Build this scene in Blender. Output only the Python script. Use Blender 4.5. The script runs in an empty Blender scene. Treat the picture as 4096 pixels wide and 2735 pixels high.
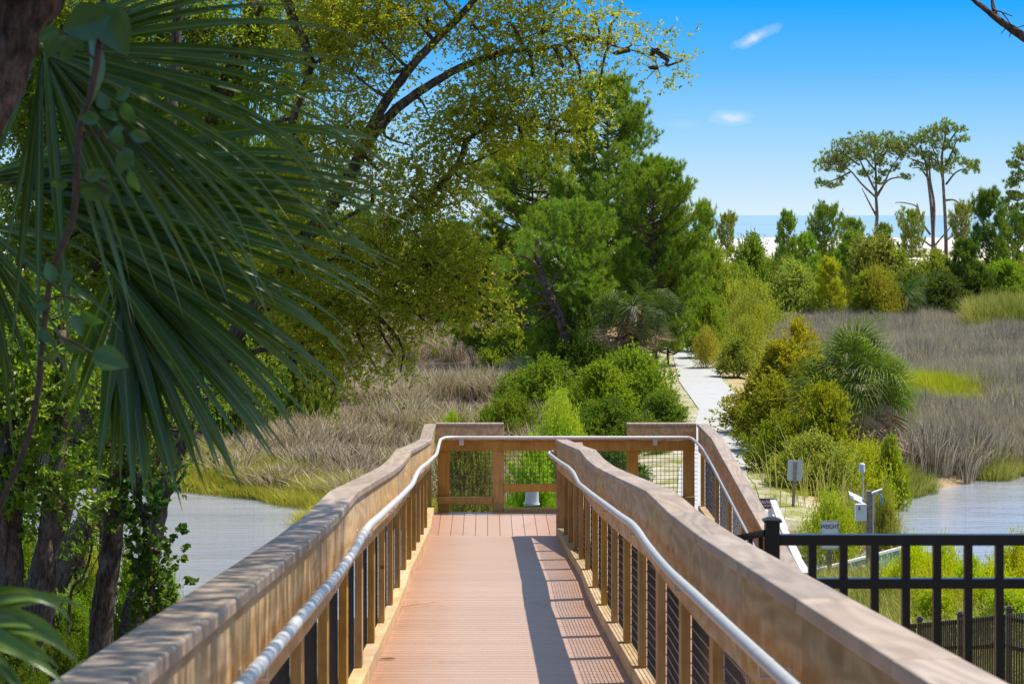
import bpy, math, random
import numpy as np
from mathutils import Vector, Matrix
C = bpy.context.scene.collection
sc = bpy.context.scene
PI = math.pi
# ---------------------------------------------------------------- camera, light, exposure
F = 2342.0; CX = 487.0; CY = 214.6; H = 8.3
def W(px, py, Y):
    return np.array([(px - CX) / F * Y, Y, H - (py - CY) / F * Y])
cam = bpy.data.cameras.new('camera'); co = bpy.data.objects.new('camera', cam); C.objects.link(co)
co.location = (0, 0, H); co.rotation_euler = (PI / 2, 0, 0)
cam.sensor_width = 36; cam.lens = F / 1024 * 36
cam.shift_x = 25 / 1024; cam.shift_y = -126.9 / 1024
cam.clip_start = .1; cam.clip_end = 60000
cam.dof.use_dof = True; cam.dof.focus_distance = 34; cam.dof.aperture_fstop = 13
sc.camera = co
SUN = Vector((.44, .15, 1)).normalized()
SEL = math.asin(SUN.z); SAZ = math.atan2(SUN.x, SUN.y)
w = bpy.data.worlds.new('World'); sc.world = w; w.use_nodes = True
class NT:
    def __init__(s, nt): s.nt = nt; s.n = nt.nodes; s.l = nt.links
    def N(s, t, **k):
        nd = s.n.new(t)
        for a, b in k.items():
            if a.startswith('i_'):
                q = a[2:]; q = int(q) if q.isdigit() else q
                nd.inputs[q].default_value = b
            else: setattr(nd, a, b)
        return nd
    def L(s, a, b): s.l.new(a, b)
    def math(s, op, a, b=None, c=None):
        nd = s.n.new('ShaderNodeMath'); nd.operation = op
        for i, v in enumerate((a, b, c)):
            if v is None: continue
            if isinstance(v, (int, float)): nd.inputs[i].default_value = v
            else: s.l.new(v, nd.inputs[i])
        return nd.outputs[0]
    def ramp(s, f, stops, interp='LINEAR'):
        nd = s.n.new('ShaderNodeValToRGB'); cr = nd.color_ramp; cr.interpolation = interp
        while len(cr.elements) > 1: cr.elements.remove(cr.elements[-1])
        for i, (p, c) in enumerate(stops):
            e = cr.elements[0] if i == 0 else cr.elements.new(p)
            e.position = p; e.color = (c[0], c[1], c[2], 1)
        if f is not None: s.l.new(f, nd.inputs[0])
        return nd.outputs[0]
    def mix(s, f, a, b, mode='MIX'):
        nd = s.n.new('ShaderNodeMix'); nd.data_type = 'RGBA'; nd.blend_type = mode
        for q, v in ((0, f), (6, a), (7, b)):
            if isinstance(v, (int, float)): nd.inputs[q].default_value = v
            elif isinstance(v, tuple): nd.inputs[q].default_value = (v[0], v[1], v[2], 1)
            else: s.l.new(v, nd.inputs[q])
        return nd.outputs[2]
    def noise(s, vec, scale, detail=3, rough=.55, dist=0):
        nd = s.n.new('ShaderNodeTexNoise'); nd.inputs['Scale'].default_value = scale
        nd.inputs['Detail'].default_value = detail; nd.inputs['Roughness'].default_value = rough
        nd.inputs['Distortion'].default_value = dist
        if vec is not None: s.l.new(vec, nd.inputs['Vector'])
        return nd.outputs[0]
    def scale(s, vec, xyz):
        nd = s.n.new('ShaderNodeVectorMath'); nd.operation = 'MULTIPLY'
        s.l.new(vec, nd.inputs[0]); nd.inputs[1].default_value = xyz
        return nd.outputs[0]
def build_world():
    t = NT(w.node_tree); t.n.clear()
    sky = t.N('ShaderNodeTexSky', sky_type='NISHITA', sun_disc=False, sun_elevation=SEL, sun_rotation=SAZ,
              altitude=0, air_density=1.0, dust_density=.6, ozone_density=1.5)
    tc = t.N('ShaderNodeTexCoord'); sx = t.N('ShaderNodeSeparateXYZ'); t.L(tc.outputs['Generated'], sx.inputs[0])
    e = t.math('MULTIPLY', t.math('ARCSINE', sx.outputs[2]), 180 / PI / 40)     # elevation, 40 degrees -> 1
    g = t.ramp(e, [(0, (.50, .62, .70)), (.015, (.42, .58, .70)), (.05, (.24, .48, .70)), (.09, (.085, .36, .72)), (.135, (.0, .27, .75)),
                   (.3, (.04, .25, .64)), (1, (.05, .17, .42))])
    nish = t.mix(1.0, sky.outputs[0], (.13, .13, .13), 'MULTIPLY')
    f = t.ramp(e, [(0, (.0, .0, .0)), (.16, (.0, .0, .0)), (.55, (.95, .95, .95))])
    col = t.mix(f, g, nish)
    # two small fair-weather clouds and a faint wisp, thin white vapour low over the sea
    az = t.math('ARCTAN2', sx.outputs[0], sx.outputs[1])
    el = t.math('ARCSINE', sx.outputs[2])
    nz = t.noise(t.scale(tc.outputs['Generated'], (1, 1, 1.5)), 62, 6, .62)
    for (px, py, rx, ry, tilt, a) in ((754, 40, 27, 8, .42, .66), (731, 118, 29, 9, .05, .52), (686, 124, 22, 6, 0, .14)):
        a0 = math.atan2(px - CX, F); e0 = math.atan2(CY - py, F)
        dx = t.math('SUBTRACT', az, a0); dy = t.math('SUBTRACT', el, e0)
        u = t.math('DIVIDE', t.math('ADD', t.math('MULTIPLY', dx, math.cos(tilt)), t.math('MULTIPLY', dy, math.sin(tilt))), rx / F)
        v = t.math('DIVIDE', t.math('SUBTRACT', t.math('MULTIPLY', dy, math.cos(tilt)), t.math('MULTIPLY', dx, math.sin(tilt))), ry / F)
        r = t.math('SQRT', t.math('ADD', t.math('MULTIPLY', u, u), t.math('MULTIPLY', v, v)))
        d = t.math('ADD', t.math('SUBTRACT', 1.0, r), t.math('MULTIPLY', t.math('SUBTRACT', nz, .5), 2.2))
        k = t.math('MULTIPLY', t.ramp(d, [(0, (0, 0, 0)), (.4, (.25, .25, .25)), (1, (1, 1, 1))], 'EASE'), a)
        col = t.mix(k, col, (.66, .68, .75))
    bg = t.N('ShaderNodeBackground', i_Strength=1.0); t.L(col, bg.inputs[0])
    o = t.N('ShaderNodeOutputWorld'); t.L(bg.outputs[0], o.inputs[0])
build_world()
sl = bpy.data.lights.new('sun', 'SUN'); sl.energy = 4.4; sl.angle = math.radians(.53); sl.color = (1, .94, .84)
so = bpy.data.objects.new('sun', sl); C.objects.link(so)
so.rotation_euler = SUN.to_track_quat('Z', 'Y').to_euler()
vs = sc.view_settings; vs.view_transform = 'Standard'; vs.look = 'None'; vs.gamma = 1; vs.exposure = 0.5; vs.use_curve_mapping = False
sc.cycles.max_bounces = 6; sc.cycles.transparent_max_bounces = 6; sc.cycles.caustics_reflective = False; sc.cycles.caustics_refractive = False
sc.cycles.use_denoising = True
rng = np.random.default_rng(11); random.seed(5)
# ---------------------------------------------------------------- object helpers
def mesh(name, V, F, mat=None, smooth=False, uv=None):
    """V (n,3); F list of int arrays (m,3) or (m,4)"""
    m = bpy.data.meshes.new(name)
    V = np.asarray(V, dtype=np.float32)
    F = [np.asarray(f, dtype=np.int32) for f in F if len(f)]
    nl = sum(f.size for f in F); nf = sum(len(f) for f in F)
    m.vertices.add(len(V)); m.vertices.foreach_set('co', V.ravel())
    m.loops.add(nl); m.loops.foreach_set('vertex_index', np.concatenate([f.ravel() for f in F]))
    tot = np.concatenate([np.full(len(f), f.shape[1], np.int32) for f in F])
    st = np.concatenate([[0], np.cumsum(tot)[:-1]]).astype(np.int32)
    m.polygons.add(nf); m.polygons.foreach_set('loop_start', st)
    try: m.polygons.foreach_set('loop_total', tot)
    except Exception: pass
    if uv is not None:
        l = m.uv_layers.new(name='UVMap'); idx = np.concatenate([f.ravel() for f in F])
        l.data.foreach_set('uv', np.asarray(uv, dtype=np.float32)[idx].ravel())
    m.polygons.foreach_set('use_smooth', np.full(nf, bool(smooth)))
    m.update(calc_edges=True); m.validate()
    if mat: m.materials.append(mat)
    return m
def tag(o, label=None, cat=None, group=None, kind=None):
    if label: o['label'] = label
    if cat: o['category'] = cat
    if group: o['group'] = group
    if kind: o['kind'] = kind
    return o
def obj(name, me, parent=None, loc=(0, 0, 0), rot=(0, 0, 0), scale=(1, 1, 1), color=None):
    o = bpy.data.objects.new(name, me); C.objects.link(o)
    o.location = loc; o.rotation_euler = rot; o.scale = scale
    if parent: o.parent = parent
    if color: o.color = (*color, 1)
    return o
def thing(name, label, cat, loc=(0, 0, 0), rotz=0, group=None):
    o = bpy.data.objects.new(name, None); C.objects.link(o); o.location = loc; o.rotation_euler = (0, 0, rotz)
    o.empty_display_size = .2
    return tag(o, label, cat, group)
class B:
    """collects boxes / tubes / polygons into one mesh"""
    def __init__(s): s.V = []; s.Q = []; s.T = []; s.n = 0
    def add(s, V, Q=None, T=None):
        V = np.asarray(V, float)
        if Q is not None and len(Q): s.Q.append(np.asarray(Q) + s.n)
        if T is not None and len(T): s.T.append(np.asarray(T) + s.n)
        s.V.append(V); s.n += len(V); return s
    def box(s, x0, x1, y0, y1, z0, z1, bev=0):
        return s.hexa([(x0, y0, z0), (x1, y0, z0), (x1, y1, z0), (x0, y1, z0), (x0, y0, z1), (x1, y0, z1), (x1, y1, z1), (x0, y1, z1)])
    def hexa(s, P):
        return s.add(P, [(0, 3, 2, 1), (4, 5, 6, 7), (0, 1, 5, 4), (1, 2, 6, 5), (2, 3, 7, 6), (3, 0, 4, 7)])
    def slope(s, x0, x1, y0, y1, za0, za1, zb0, zb1):
        """box along y whose bottom/top are za0..za1 at y0 and zb0..zb1 at y1"""
        return s.hexa([(x0, y0, za0), (x1, y0, za0), (x1, y1, zb0), (x0, y1, zb0), (x0, y0, za1), (x1, y0, za1), (x1, y1, zb1), (x0, y1, zb1)])
    def tube(s, P, R, n=8, cap=True, seed=None, rough=0):
        P = np.asarray(P, float); k = len(P); R = np.broadcast_to(np.asarray(R, float), (k,)).copy()
        T = np.gradient(P, axis=0); T /= np.linalg.norm(T, axis=1)[:, None] + 1e-9
        up = np.array([0, 0, 1.]) if abs(T[0][2]) < .9 else np.array([1., 0, 0])
        A = np.cross(T, up); A /= np.linalg.norm(A, axis=1)[:, None] + 1e-9
        for i in range(1, k):
            a = A[i - 1] - T[i] * np.dot(A[i - 1], T[i]); A[i] = a / (np.linalg.norm(a) + 1e-9)
        Bn = np.cross(T, A)
        th = np.arange(n) * 2 * PI / n
        rr = R[:, None] * (1 + (rng.normal(0, rough, (k, n)) if rough else 0))
        V = P[:, None, :] + rr[..., None] * (np.cos(th)[None, :, None] * A[:, None, :] + np.sin(th)[None, :, None] * Bn[:, None, :])
        i = np.arange(k - 1)[:, None] * n; j = np.arange(n)[None, :]; j2 = (j + 1) % n
        Q = np.stack([i + j, i + j2, i + n + j2, i + n + j], -1).reshape(-1, 4)
        V = V.reshape(-1, 3); Tt = None
        if cap:
            V = np.vstack([V, P[0], P[-1]]); a = k * n
            Tt = [(a, (q + 1) % n, q) for q in range(n)] + [(a + 1, (k - 1) * n + q, (k - 1) * n + (q + 1) % n) for q in range(n)]
        return s.add(V, Q, Tt)
    def mesh(s, name, mat=None, smooth=False):
        F = []
        if s.Q: F.append(np.concatenate(s.Q))
        if s.T: F.append(np.concatenate(s.T))
        return mesh(name, np.vstack(s.V), F, mat, smooth)
def curve(pts, n=24):
    """Catmull-Rom through pts"""
    P = np.asarray(pts, float)
    if len(P) < 3: return P
    Q = np.vstack([2 * P[0] - P[1], P, 2 * P[-1] - P[-2]]); out = []
    m = max(2, n // (len(P) - 1))
    for i in range(1, len(Q) - 2):
        t = np.linspace(0, 1, m, endpoint=False)[:, None]
        a, b, c, d = Q[i - 1], Q[i], Q[i + 1], Q[i + 2]
        out.append(.5 * ((2 * b) + (-a + c) * t + (2 * a - 5 * b + 4 * c - d) * t ** 2 + (-a + 3 * b - 3 * c + d) * t ** 3))
    return np.vstack(out + [P[-1:]])
# ---------------------------------------------------------------- materials
def newmat(name):
    m = bpy.data.materials.new(name); m.use_nodes = True; t = NT(m.node_tree); t.n.clear()
    b = t.N('ShaderNodeBsdfPrincipled'); o = t.N('ShaderNodeOutputMaterial'); t.L(b.outputs[0], o.inputs[0])
    return m, t, b, o
def bump(t, b, h, strength=.3, dist=.01):
    n = t.N('ShaderNodeBump'); n.inputs['Strength'].default_value = strength; n.inputs['Distance'].default_value = dist
    t.L(h, n.inputs['Height']); t.L(n.outputs[0], b.inputs['Normal'])
def simple(name, col, rough=.5, metal=0, spec=.5, noise=0, nscale=8, var=.25):
    m, t, b, o = newmat(name)
    b.inputs['Base Color'].default_value = (*col, 1); b.inputs['Roughness'].default_value = rough; b.inputs['Metallic'].default_value = metal
    b.inputs['Specular IOR Level'].default_value = spec
    if noise:
        g = t.N('ShaderNodeNewGeometry')
        f = t.noise(g.outputs['Position'], nscale, 5, .65)
        t.L(t.ramp(f, [(.3, tuple(c * (1 - var) for c in col)), (.7, tuple(min(1, c * (1 + var)) for c in col))]), b.inputs['Base Color'])
        bump(t, b, f, noise, .01)
    return m
def wood(name, c1, c2, stain, gscale=(14, 1.0, 14), saw=0, arcs=0, rough=.6, spec=.25, offrand=True):
    m, t, b, o = newmat(name)
    g = t.N('ShaderNodeNewGeometry'); oi = t.N('ShaderNodeObjectInfo')
    add = t.N('ShaderNodeVectorMath', operation='ADD'); t.L(g.outputs['Position'], add.inputs[0])
    cmb = t.N('ShaderNodeCombineXYZ'); r = t.math('MULTIPLY', oi.outputs['Random'], 37.0)
    for i in range(3): t.L(r, cmb.inputs[i])
    t.L(cmb.outputs[0], add.inputs[1]); s3 = t.N('ShaderNodeSeparateXYZ'); t.L(add.outputs[0], s3.inputs[0]); c3 = t.N('ShaderNodeCombineXYZ')   # follow the fall of the ramp
    t.L(s3.outputs[0], c3.inputs[0]); t.L(s3.outputs[1], c3.inputs[1]); t.L(t.math('ADD', s3.outputs[2], t.math('MULTIPLY', s3.outputs[1], .082)), c3.inputs[2]); P = c3.outputs[0]
    sp = t.scale(P, gscale)
    n1 = t.noise(sp, 2.2, 5, .6, .6)
    cn = t.noise(t.scale(P, (gscale[0] * .34, gscale[1] * .55, gscale[2] * .34)), 1.0, 1.5, .45, .25)
    ring = t.math('ADD', .5, t.math('MULTIPLY', t.math('SINE', t.math('MULTIPLY', cn, 62.0)), .5))
    ff = t.math('ADD', t.math('MULTIPLY', n1, 1 - arcs), t.math('MULTIPLY', ring, arcs))
    col = t.ramp(ff, [(.28, c1), (.68, c2)])
    bl = t.noise(t.scale(P, (1.5, 2.2, 3)), 1.6, 4, .6)
    col = t.mix(t.ramp(bl, [(.5, (0, 0, 0)), (.72, (.6, .6, .6))]), col, stain)
    # every piece of timber its own tone
    hv = t.N('ShaderNodeHueSaturation'); t.L(col, hv.inputs['Color']); hv.inputs['Hue'].default_value = .5
    t.L(t.math('ADD', .86, t.math('MULTIPLY', oi.outputs['Random'], .26)), hv.inputs['Value'])
    t.L(t.math('ADD', .9, t.math('MULTIPLY', t.math('FRACT', t.math('MULTIPLY', oi.outputs['Random'], 7.3)), .2)), hv.inputs['Saturation'])
    col = hv.outputs[0]
    if saw:   # vertical saw marks and knots
        sm = t.noise(t.scale(P, (3, 30, 3.2)), 1.5, 4, .7, .3)
        col = t.mix(t.ramp(sm, [(.45, (0, 0, 0)), (.75, (saw, saw, saw))]), col, stain)
        vo = t.N('ShaderNodeTexVoronoi'); t.L(t.scale(P, (3, 1.9, 4.5)), vo.inputs['Vector']); vo.inputs['Scale'].default_value = 1.0
        col = t.mix(t.ramp(vo.outputs['Distance'], [(.035, (.8, .8, .8)), (.085, (0, 0, 0))]), col, tuple(c * .35 for c in stain))
    t.L(col, b.inputs['Base Color']); b.inputs['Roughness'].default_value = rough; b.inputs['Specular IOR Level'].default_value = spec
    bump(t, b, ff, .35, .004)
    return m
M = {}
M['cap'] = wood('composite_cap', (.31, .23, .165), (.43, .335, .25), (.27, .20, .145), (16, .9, 5), arcs=.30, rough=.5, spec=.35)
M['fascia'] = wood('pine_board', (.43, .27, .115), (.62, .43, .22), (.34, .19, .07), (9, 1.3, 9), saw=.5, arcs=.28, rough=.7)
M['post'] = wood('treated_pine', (.36, .20, .05), (.50, .30, .085), (.24, .12, .03), (12, 12, 1.2), saw=.2, rough=.65)
M['kick'] = wood('pale_pine', (.46, .30, .14), (.66, .48, .27), (.36, .22, .10), (10, 1.2, 10), saw=.3, rough=.7)
def deckmat():
    m, t, b, o = newmat('composite_deck')
    g = t.N('ShaderNodeNewGeometry'); oi = t.N('ShaderNodeObjectInfo')
    n1 = t.noise(t.scale(g.outputs['Position'], (1.2, 45, 1)), 1.6, 5, .6)
    n2 = t.noise(g.outputs['Position'], .7, 3, .6)
    col = t.ramp(n1, [(.3, (.36, .20, .125)), (.7, (.48, .305, .205))])
    col = t.mix(t.ramp(n2, [(.4, (0, 0, 0)), (.75, (.35, .35, .35))]), col, (.50, .32, .235))
    hv = t.N('ShaderNodeHueSaturation'); t.L(col, hv.inputs['Color'])
    t.L(t.math('ADD', .92, t.math('MULTIPLY', oi.outputs['Random'], .15)), hv.inputs['Value'])
    # walked centre paler, sides more orange, scattered dark stains
    sx = t.N('ShaderNodeSeparateXYZ'); t.L(g.outputs['Position'], sx.inputs[0])
    n5 = t.noise(t.scale(g.outputs['Position'], (3, 1.2, 1)), 1.3, 6, .7)
    wear = t.math('ADD', t.math('ABSOLUTE', t.math('SUBTRACT', sx.outputs[0], .12)), t.math('MULTIPLY', t.math('SUBTRACT', n5, .5), .5))
    wf = t.ramp(wear, [(.30, (1, 1, 1)), (.80, (0, 0, 0))])
    c5 = t.mix(wf, t.mix(1.0, hv.outputs[0], (1.0, .87, .77), 'MULTIPLY'), t.mix(.35, hv.outputs[0], (.56, .44, .36)))
    c5 = t.mix(t.ramp(n5, [(.62, (0, 0, 0)), (.72, (.5, .5, .5))]), c5, (.20, .13, .09))
    t.L(c5, b.inputs['Base Color']); b.inputs['Roughness'].default_value = .42; b.inputs['Specular IOR Level'].default_value = .5
    bump(t, b, n1, .4, .003)
    return m
M['deck'] = deckmat()
M['galv'] = simple('galvanised_pipe', (.60, .59, .57), .5, .35, .4, .05, 30, .1)
M['wire'] = simple('black_wire', (.012, .012, .014), .35, 0, .6)
M['black'] = simple('black_powder_coat', (.012, .011, .011), .3, 0, .5)
M['tansheen'] = simple('black_coat_tan_sheen', (.085, .06, .04), .3, 0, .8)  # black coat with the tan reflected from the ramp mixed into its colour
M['white'] = simple('white_plastic', (.78, .79, .8), .35, 0, .5, .02, 20, .05)
M['signback'] = simple('aluminium_sheet', (.55, .57, .6), .45, .3)
M['oldwood'] = simple('weathered_wood', (.27, .22, .17), .8, 0, .2, .3, 14, .35)
M['palewood'] = simple('grey_board', (.52, .50, .46), .7, 0, .25, .2, 9, .2)
M['green'] = simple('green_treated_board', (.19, .30, .23), .75, 0, .25, .25, 4, .35)
M['brownsign'] = simple('brown_enamel', (.17, .035, .02), .4)
M['ink'] = simple('dark_lettering', (.015, .02, .06), .5)
M['blue'] = simple('blue_tube', (.06, .3, .62), .4)
def bark(name, c1, c2, sc1=7):
    m, t, b, o = newmat(name); g = t.N('ShaderNodeNewGeometry')
    n = t.noise(t.scale(g.outputs['Position'], (1, 1, .22)), sc1, 6, .7, .8); n2 = t.noise(g.outputs['Position'], 3, 4, .6)
    col = t.ramp(n, [(.35, c1), (.62, c2)]); col = t.mix(t.ramp(n2, [(.52, (0, 0, 0)), (.7, (.55, .55, .55))]), col, (.32, .31, .27))
    n4 = t.noise(t.scale(g.outputs['Position'], (1, 1, .3)), sc1 * 5, 5, .7, .6); col = t.mix(t.ramp(n4, [(.38, (.75, .75, .75)), (.55, (0, 0, 0))]), col, tuple(q * .4 for q in c1))
    t.L(col, b.inputs['Base Color']); b.inputs['Roughness'].default_value = .9; b.inputs['Specular IOR Level'].default_value = .15
    bump(t, b, t.math('ADD', n, t.math('MULTIPLY', n4, .5)), 1.0, .06); return m
M['bark'] = bark('oak_bark', (.06, .038, .026), (.27, .185, .13))
M['pinebark'] = bark('pine_bark', (.10, .065, .05), (.24, .165, .13), 3)
M['twig'] = simple('grey_twig', (.22, .18, .14), .85, 0, .15, .1, 10, .2)
def leafmat(name, rough=.45, trans=.4, spec=.4, hue=.035, val=.5, yellow=(.45, .34, .03), ya=.25, dead=0, wscale=.9, sat=1.0):
    """tint comes from the object's own colour; every leaf varies about it"""
    m, t, b, o = newmat(name); g = t.N('ShaderNodeNewGeometry'); oi = t.N('ShaderNodeObjectInfo')
    r = g.outputs['Random Per Island']
    hv = t.N('ShaderNodeHueSaturation'); t.L(oi.outputs['Color'], hv.inputs['Color']); hv.inputs['Saturation'].default_value = sat
    t.L(t.math('ADD', .5 - hue, t.math('MULTIPLY', r, 2 * hue)), hv.inputs['Hue'])
    r2 = t.math('FRACT', t.math('MULTIPLY', r, 13.7))
    t.L(t.math('ADD', 1 - val / 2, t.math('MULTIPLY', r2, val)), hv.inputs['Value'])
    nz = t.noise(g.outputs['Position'], wscale, 3, .6)
    col = t.mix(t.math('MULTIPLY', t.ramp(nz, [(.42, (0, 0, 0)), (.7, (1, 1, 1))]), ya), hv.outputs[0], yellow)
    if dead:
        r3 = t.math('FRACT', t.math('MULTIPLY', r, 71.3))
        col = t.mix(t.ramp(r3, [(1 - dead - .001, (0, 0, 0)), (1 - dead, (1, 1, 1))], 'CONSTANT'), col, (.30, .14, .04))
    t.L(col, b.inputs['Base Color']); b.inputs['Roughness'].default_value = rough; b.inputs['Specular IOR Level'].default_value = spec
    tr = t.N('ShaderNodeBsdfTranslucent'); br = t.mix(1.0, col, (1.7, 1.75, .7), 'MULTIPLY'); t.L(br, tr.inputs[0])
    mx = t.N('ShaderNodeMixShader'); mx.inputs[0].default_value = trans + .08
    t.L(b.outputs[0], mx.inputs[1]); t.L(tr.outputs[0], mx.inputs[2]); t.L(mx.outputs[0], o.inputs[0])
    return m
M['oakleaf'] = leafmat('oak_leaf', .42, .40, .45, .03, .7, (.36, .36, .03), .3, .008)
M['shrubleaf'] = leafmat('shrub_leaf', .5, .42, .3, .03, .7, (.32, .36, .035), .3, .012)
M['needle'] = leafmat('pine_needle', .5, .24, .3, .02, .6, (.38, .42, .03), .45, .004, .7)
M['grass'] = leafmat('marsh_blade', .6, .35, .2, .02, .7, (.34, .25, .17), .0, 0)
M['blossom'] = leafmat('goldenrod_leaf', .5, .4, .3, .03, .6, (.54, .52, .02), .45, .012, .9)
def palmmat():
    m, t, b, o = newmat('palm_leaflet'); g = t.N('ShaderNodeNewGeometry'); oi = t.N('ShaderNodeObjectInfo')
    uv = t.N('ShaderNodeUVMap'); sx = t.N('ShaderNodeSeparateXYZ'); t.L(uv.outputs[0], sx.inputs[0])
    mid = t.ramp(t.math('ABSOLUTE', t.math('SUBTRACT', sx.outputs[0], .5)), [(.04, (1, 1, 1)), (.1, (0, 0, 0))])
    hv = t.N('ShaderNodeHueSaturation'); t.L(oi.outputs['Color'], hv.inputs['Color'])
    t.L(t.math('ADD', .75, t.math('MULTIPLY', g.outputs['Random Per Island'], .5)), hv.inputs['Value'])
    st = t.noise(t.scale(uv.outputs[0], (26, .8, 1)), 1.0, 3, .6)
    col = t.mix(t.ramp(st, [(.4, (0, 0, 0)), (.7, (.4, .4, .4))]), hv.outputs[0], (.10, .17, .035))
    col = t.mix(t.math('MULTIPLY', mid, .75), col, (.30, .30, .05))
    tip = t.ramp(sx.outputs[1], [(.66, (0, 0, 0)), (.92, (.5, .5, .5))]); col = t.mix(tip, col, (.22, .28, .14)); tip2 = t.ramp(sx.outputs[1], [(.93, (0, 0, 0)), (1, (.8, .8, .8))]); col = t.mix(tip2, col, (.36, .27, .12))  # paler towards the tip to paint in underside sheen; very end tan
    t.L(col, b.inputs['Base Color']); b.inputs['Roughness'].default_value = .32; b.inputs['Specular IOR Level'].default_value = .55
    tr = t.N('ShaderNodeBsdfTranslucent'); t.L(t.mix(1.0, col, (1.1, 1.5, .4), 'MULTIPLY'), tr.inputs[0])
    mx = t.N('ShaderNodeMixShader'); mx.inputs[0].default_value = .25
    t.L(b.outputs[0], mx.inputs[1]); t.L(tr.outputs[0], mx.inputs[2]); t.L(mx.outputs[0], o.inputs[0])
    return m
M['deadpalm'] = simple('dead_frond', (.42, .29, .17), .8, 0, .2, .3, 14, .45)
M['palm'] = palmmat(); M['farpalm'] = M['palm'].copy(); [setattr(n_.inputs['Roughness'], 'default_value', .55) for n_ in M['farpalm'].node_tree.nodes if n_.type == 'BSDF_PRINCIPLED']; [setattr(n_.inputs['Specular IOR Level'], 'default_value', .2) for n_ in M['farpalm'].node_tree.nodes if n_.type == 'BSDF_PRINCIPLED']
# ---------------------------------------------------------------- terrain, water, path
PATH = np.array([(30, 4.6), (45, 4.95), (55, 5.4), (68, 6.55), (73, 7.15), (80, 8.0), (90, 9.12), (105, 9.6), (125, 10.9), (150, 13.2), (190, 18)])
CREEK = np.array([(-70, 76), (-30, 74), (-9.8, 71.8), (-6, 68.5), (-4.3, 64.5), (-2, 59), (1, 56.5), (9, 58), (10.3, 61.6), (11.5, 66.3), (13.6, 70.6), (16.9, 74.3), (24, 77), (60, 82),
                  (60, 56), (24, 53), (14, 52), (10.5, 50.5), (8.5, 49.5), (5, 49), (0, 47.5), (-6, 45.5), (-12, 44), (-30, 42), (-70, 42)])
POOLS = [(-3.5, 121, 6.5, 11), (-8.5, 95, 5.0, 7), (-.5, 99, 2.2, 5), (-2.5, 80, 1.6, 3), (-16, 108, 8, 10)]
def sdf_poly(x, y, P):
    x = np.asarray(x, float); y = np.asarray(y, float); d = np.full(x.shape, 1e9); ins = np.zeros(x.shape, bool)
    for i in range(len(P)):
        ax, ay = P[i - 1]; bx, by = P[i]; ex, ey = bx - ax, by - ay
        tt = np.clip(((x - ax) * ex + (y - ay) * ey) / (ex * ex + ey * ey), 0, 1)
        d = np.minimum(d, np.hypot(x - ax - tt * ex, y - ay - tt * ey))
        c = ((ay > y) != (by > y)); xi = ax + (y - ay) / ((by - ay) if by != ay else 1e-9) * ex
        ins ^= (c & (x < xi))
    return np.where(ins, d, -d)
def vnoise(x, y, s, seed=0):
    x = x / s; y = y / s; xi = np.floor(x).astype(int); yi = np.floor(y).astype(int); fx = x - xi; fy = y - yi
    fx = fx * fx * (3 - 2 * fx); fy = fy * fy * (3 - 2 * fy)
    def hsh(a, b):
        v = np.sin(a * 127.1 + b * 311.7 + seed * 74.7) * 43758.5453; return v - np.floor(v)
    return (hsh(xi, yi) * (1 - fx) + hsh(xi + 1, yi) * fx) * (1 - fy) + (hsh(xi, yi + 1) * (1 - fx) + hsh(xi + 1, yi + 1) * fx) * fy
def wet(x, y):
    d = sdf_poly(x, y, CREEK) + (vnoise(x, y, 2.6, 3) - .5) * 2.0
    for (cx, cy, rx, ry) in POOLS:
        d = np.maximum(d, (1 - np.hypot((x - cx) / rx, (y - cy) / ry)) * min(rx, ry) + (vnoise(x, y, 1.9, 5) - .5) * 1.4)
    return d
def ground(x, y):
    x = np.asarray(x, float); y = np.asarray(y, float)
    L = np.interp(y, [-30, 0, 10, 20, 30, 38, 44, 48, 52, 70, 160, 190, 300, 400, 440, 560, 640, 720, 800, 900],
                  [6.4, 5.6, 4.5, 3.2, 2.0, 1.1, .55, .3, .25, .22, .3, .7, 1.0, 1.2, 1.7, 1.5, 1.4, .9, -1.5, -3])
    L = L + (vnoise(x, y, 7, 1) - .5) * np.interp(y, [0, 50, 70, 160, 200, 400], [.35, .2, .12, .12, .8, 1.8]) * (y < 700)
    pc = np.interp(y, PATH[:, 0], PATH[:, 1]); dp = np.abs(x - pc)
    k = np.clip((5.0 - dp) / 3.2, 0, 1) * np.clip((y - 50) / 6, 0, 1) * np.clip((200 - y) / 30, 0, 1)
    L = L * (1 - k) + .82 * k
    ws = np.clip((wet(x, y) + 1.0) / 1.8, 0, 1) * (1 - k * (y > 57)); ws = ws * ws * (3 - 2 * ws)
    return L * (1 - ws) - .7 * ws
def nonuni():
    xs = np.concatenate([-np.geomspace(44, 9000, 34)[::-1], np.arange(-43, -16, 1.0), np.arange(-16, 30, .45), np.arange(30, 60, 1.0), np.geomspace(61, 9000, 34)])
    ys = np.concatenate([[-400, -120, -40, -15], np.arange(-4, 46, 1.0), np.arange(46, 135, .5), np.arange(135, 200, 1.5), np.arange(200, 900, 8.), np.geomspace(910, 3000, 8)])
    return xs, ys
xs, ys = nonuni(); X, Yg = np.meshgrid(xs, ys); Z = ground(X, Yg)
nx, ny = len(xs), len(ys)
ii = (np.arange(ny - 1)[:, None] * nx + np.arange(nx - 1)[None, :])
FQ = np.stack([ii, ii + 1, ii + nx + 1, ii + nx], -1).reshape(-1, 4)
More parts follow.
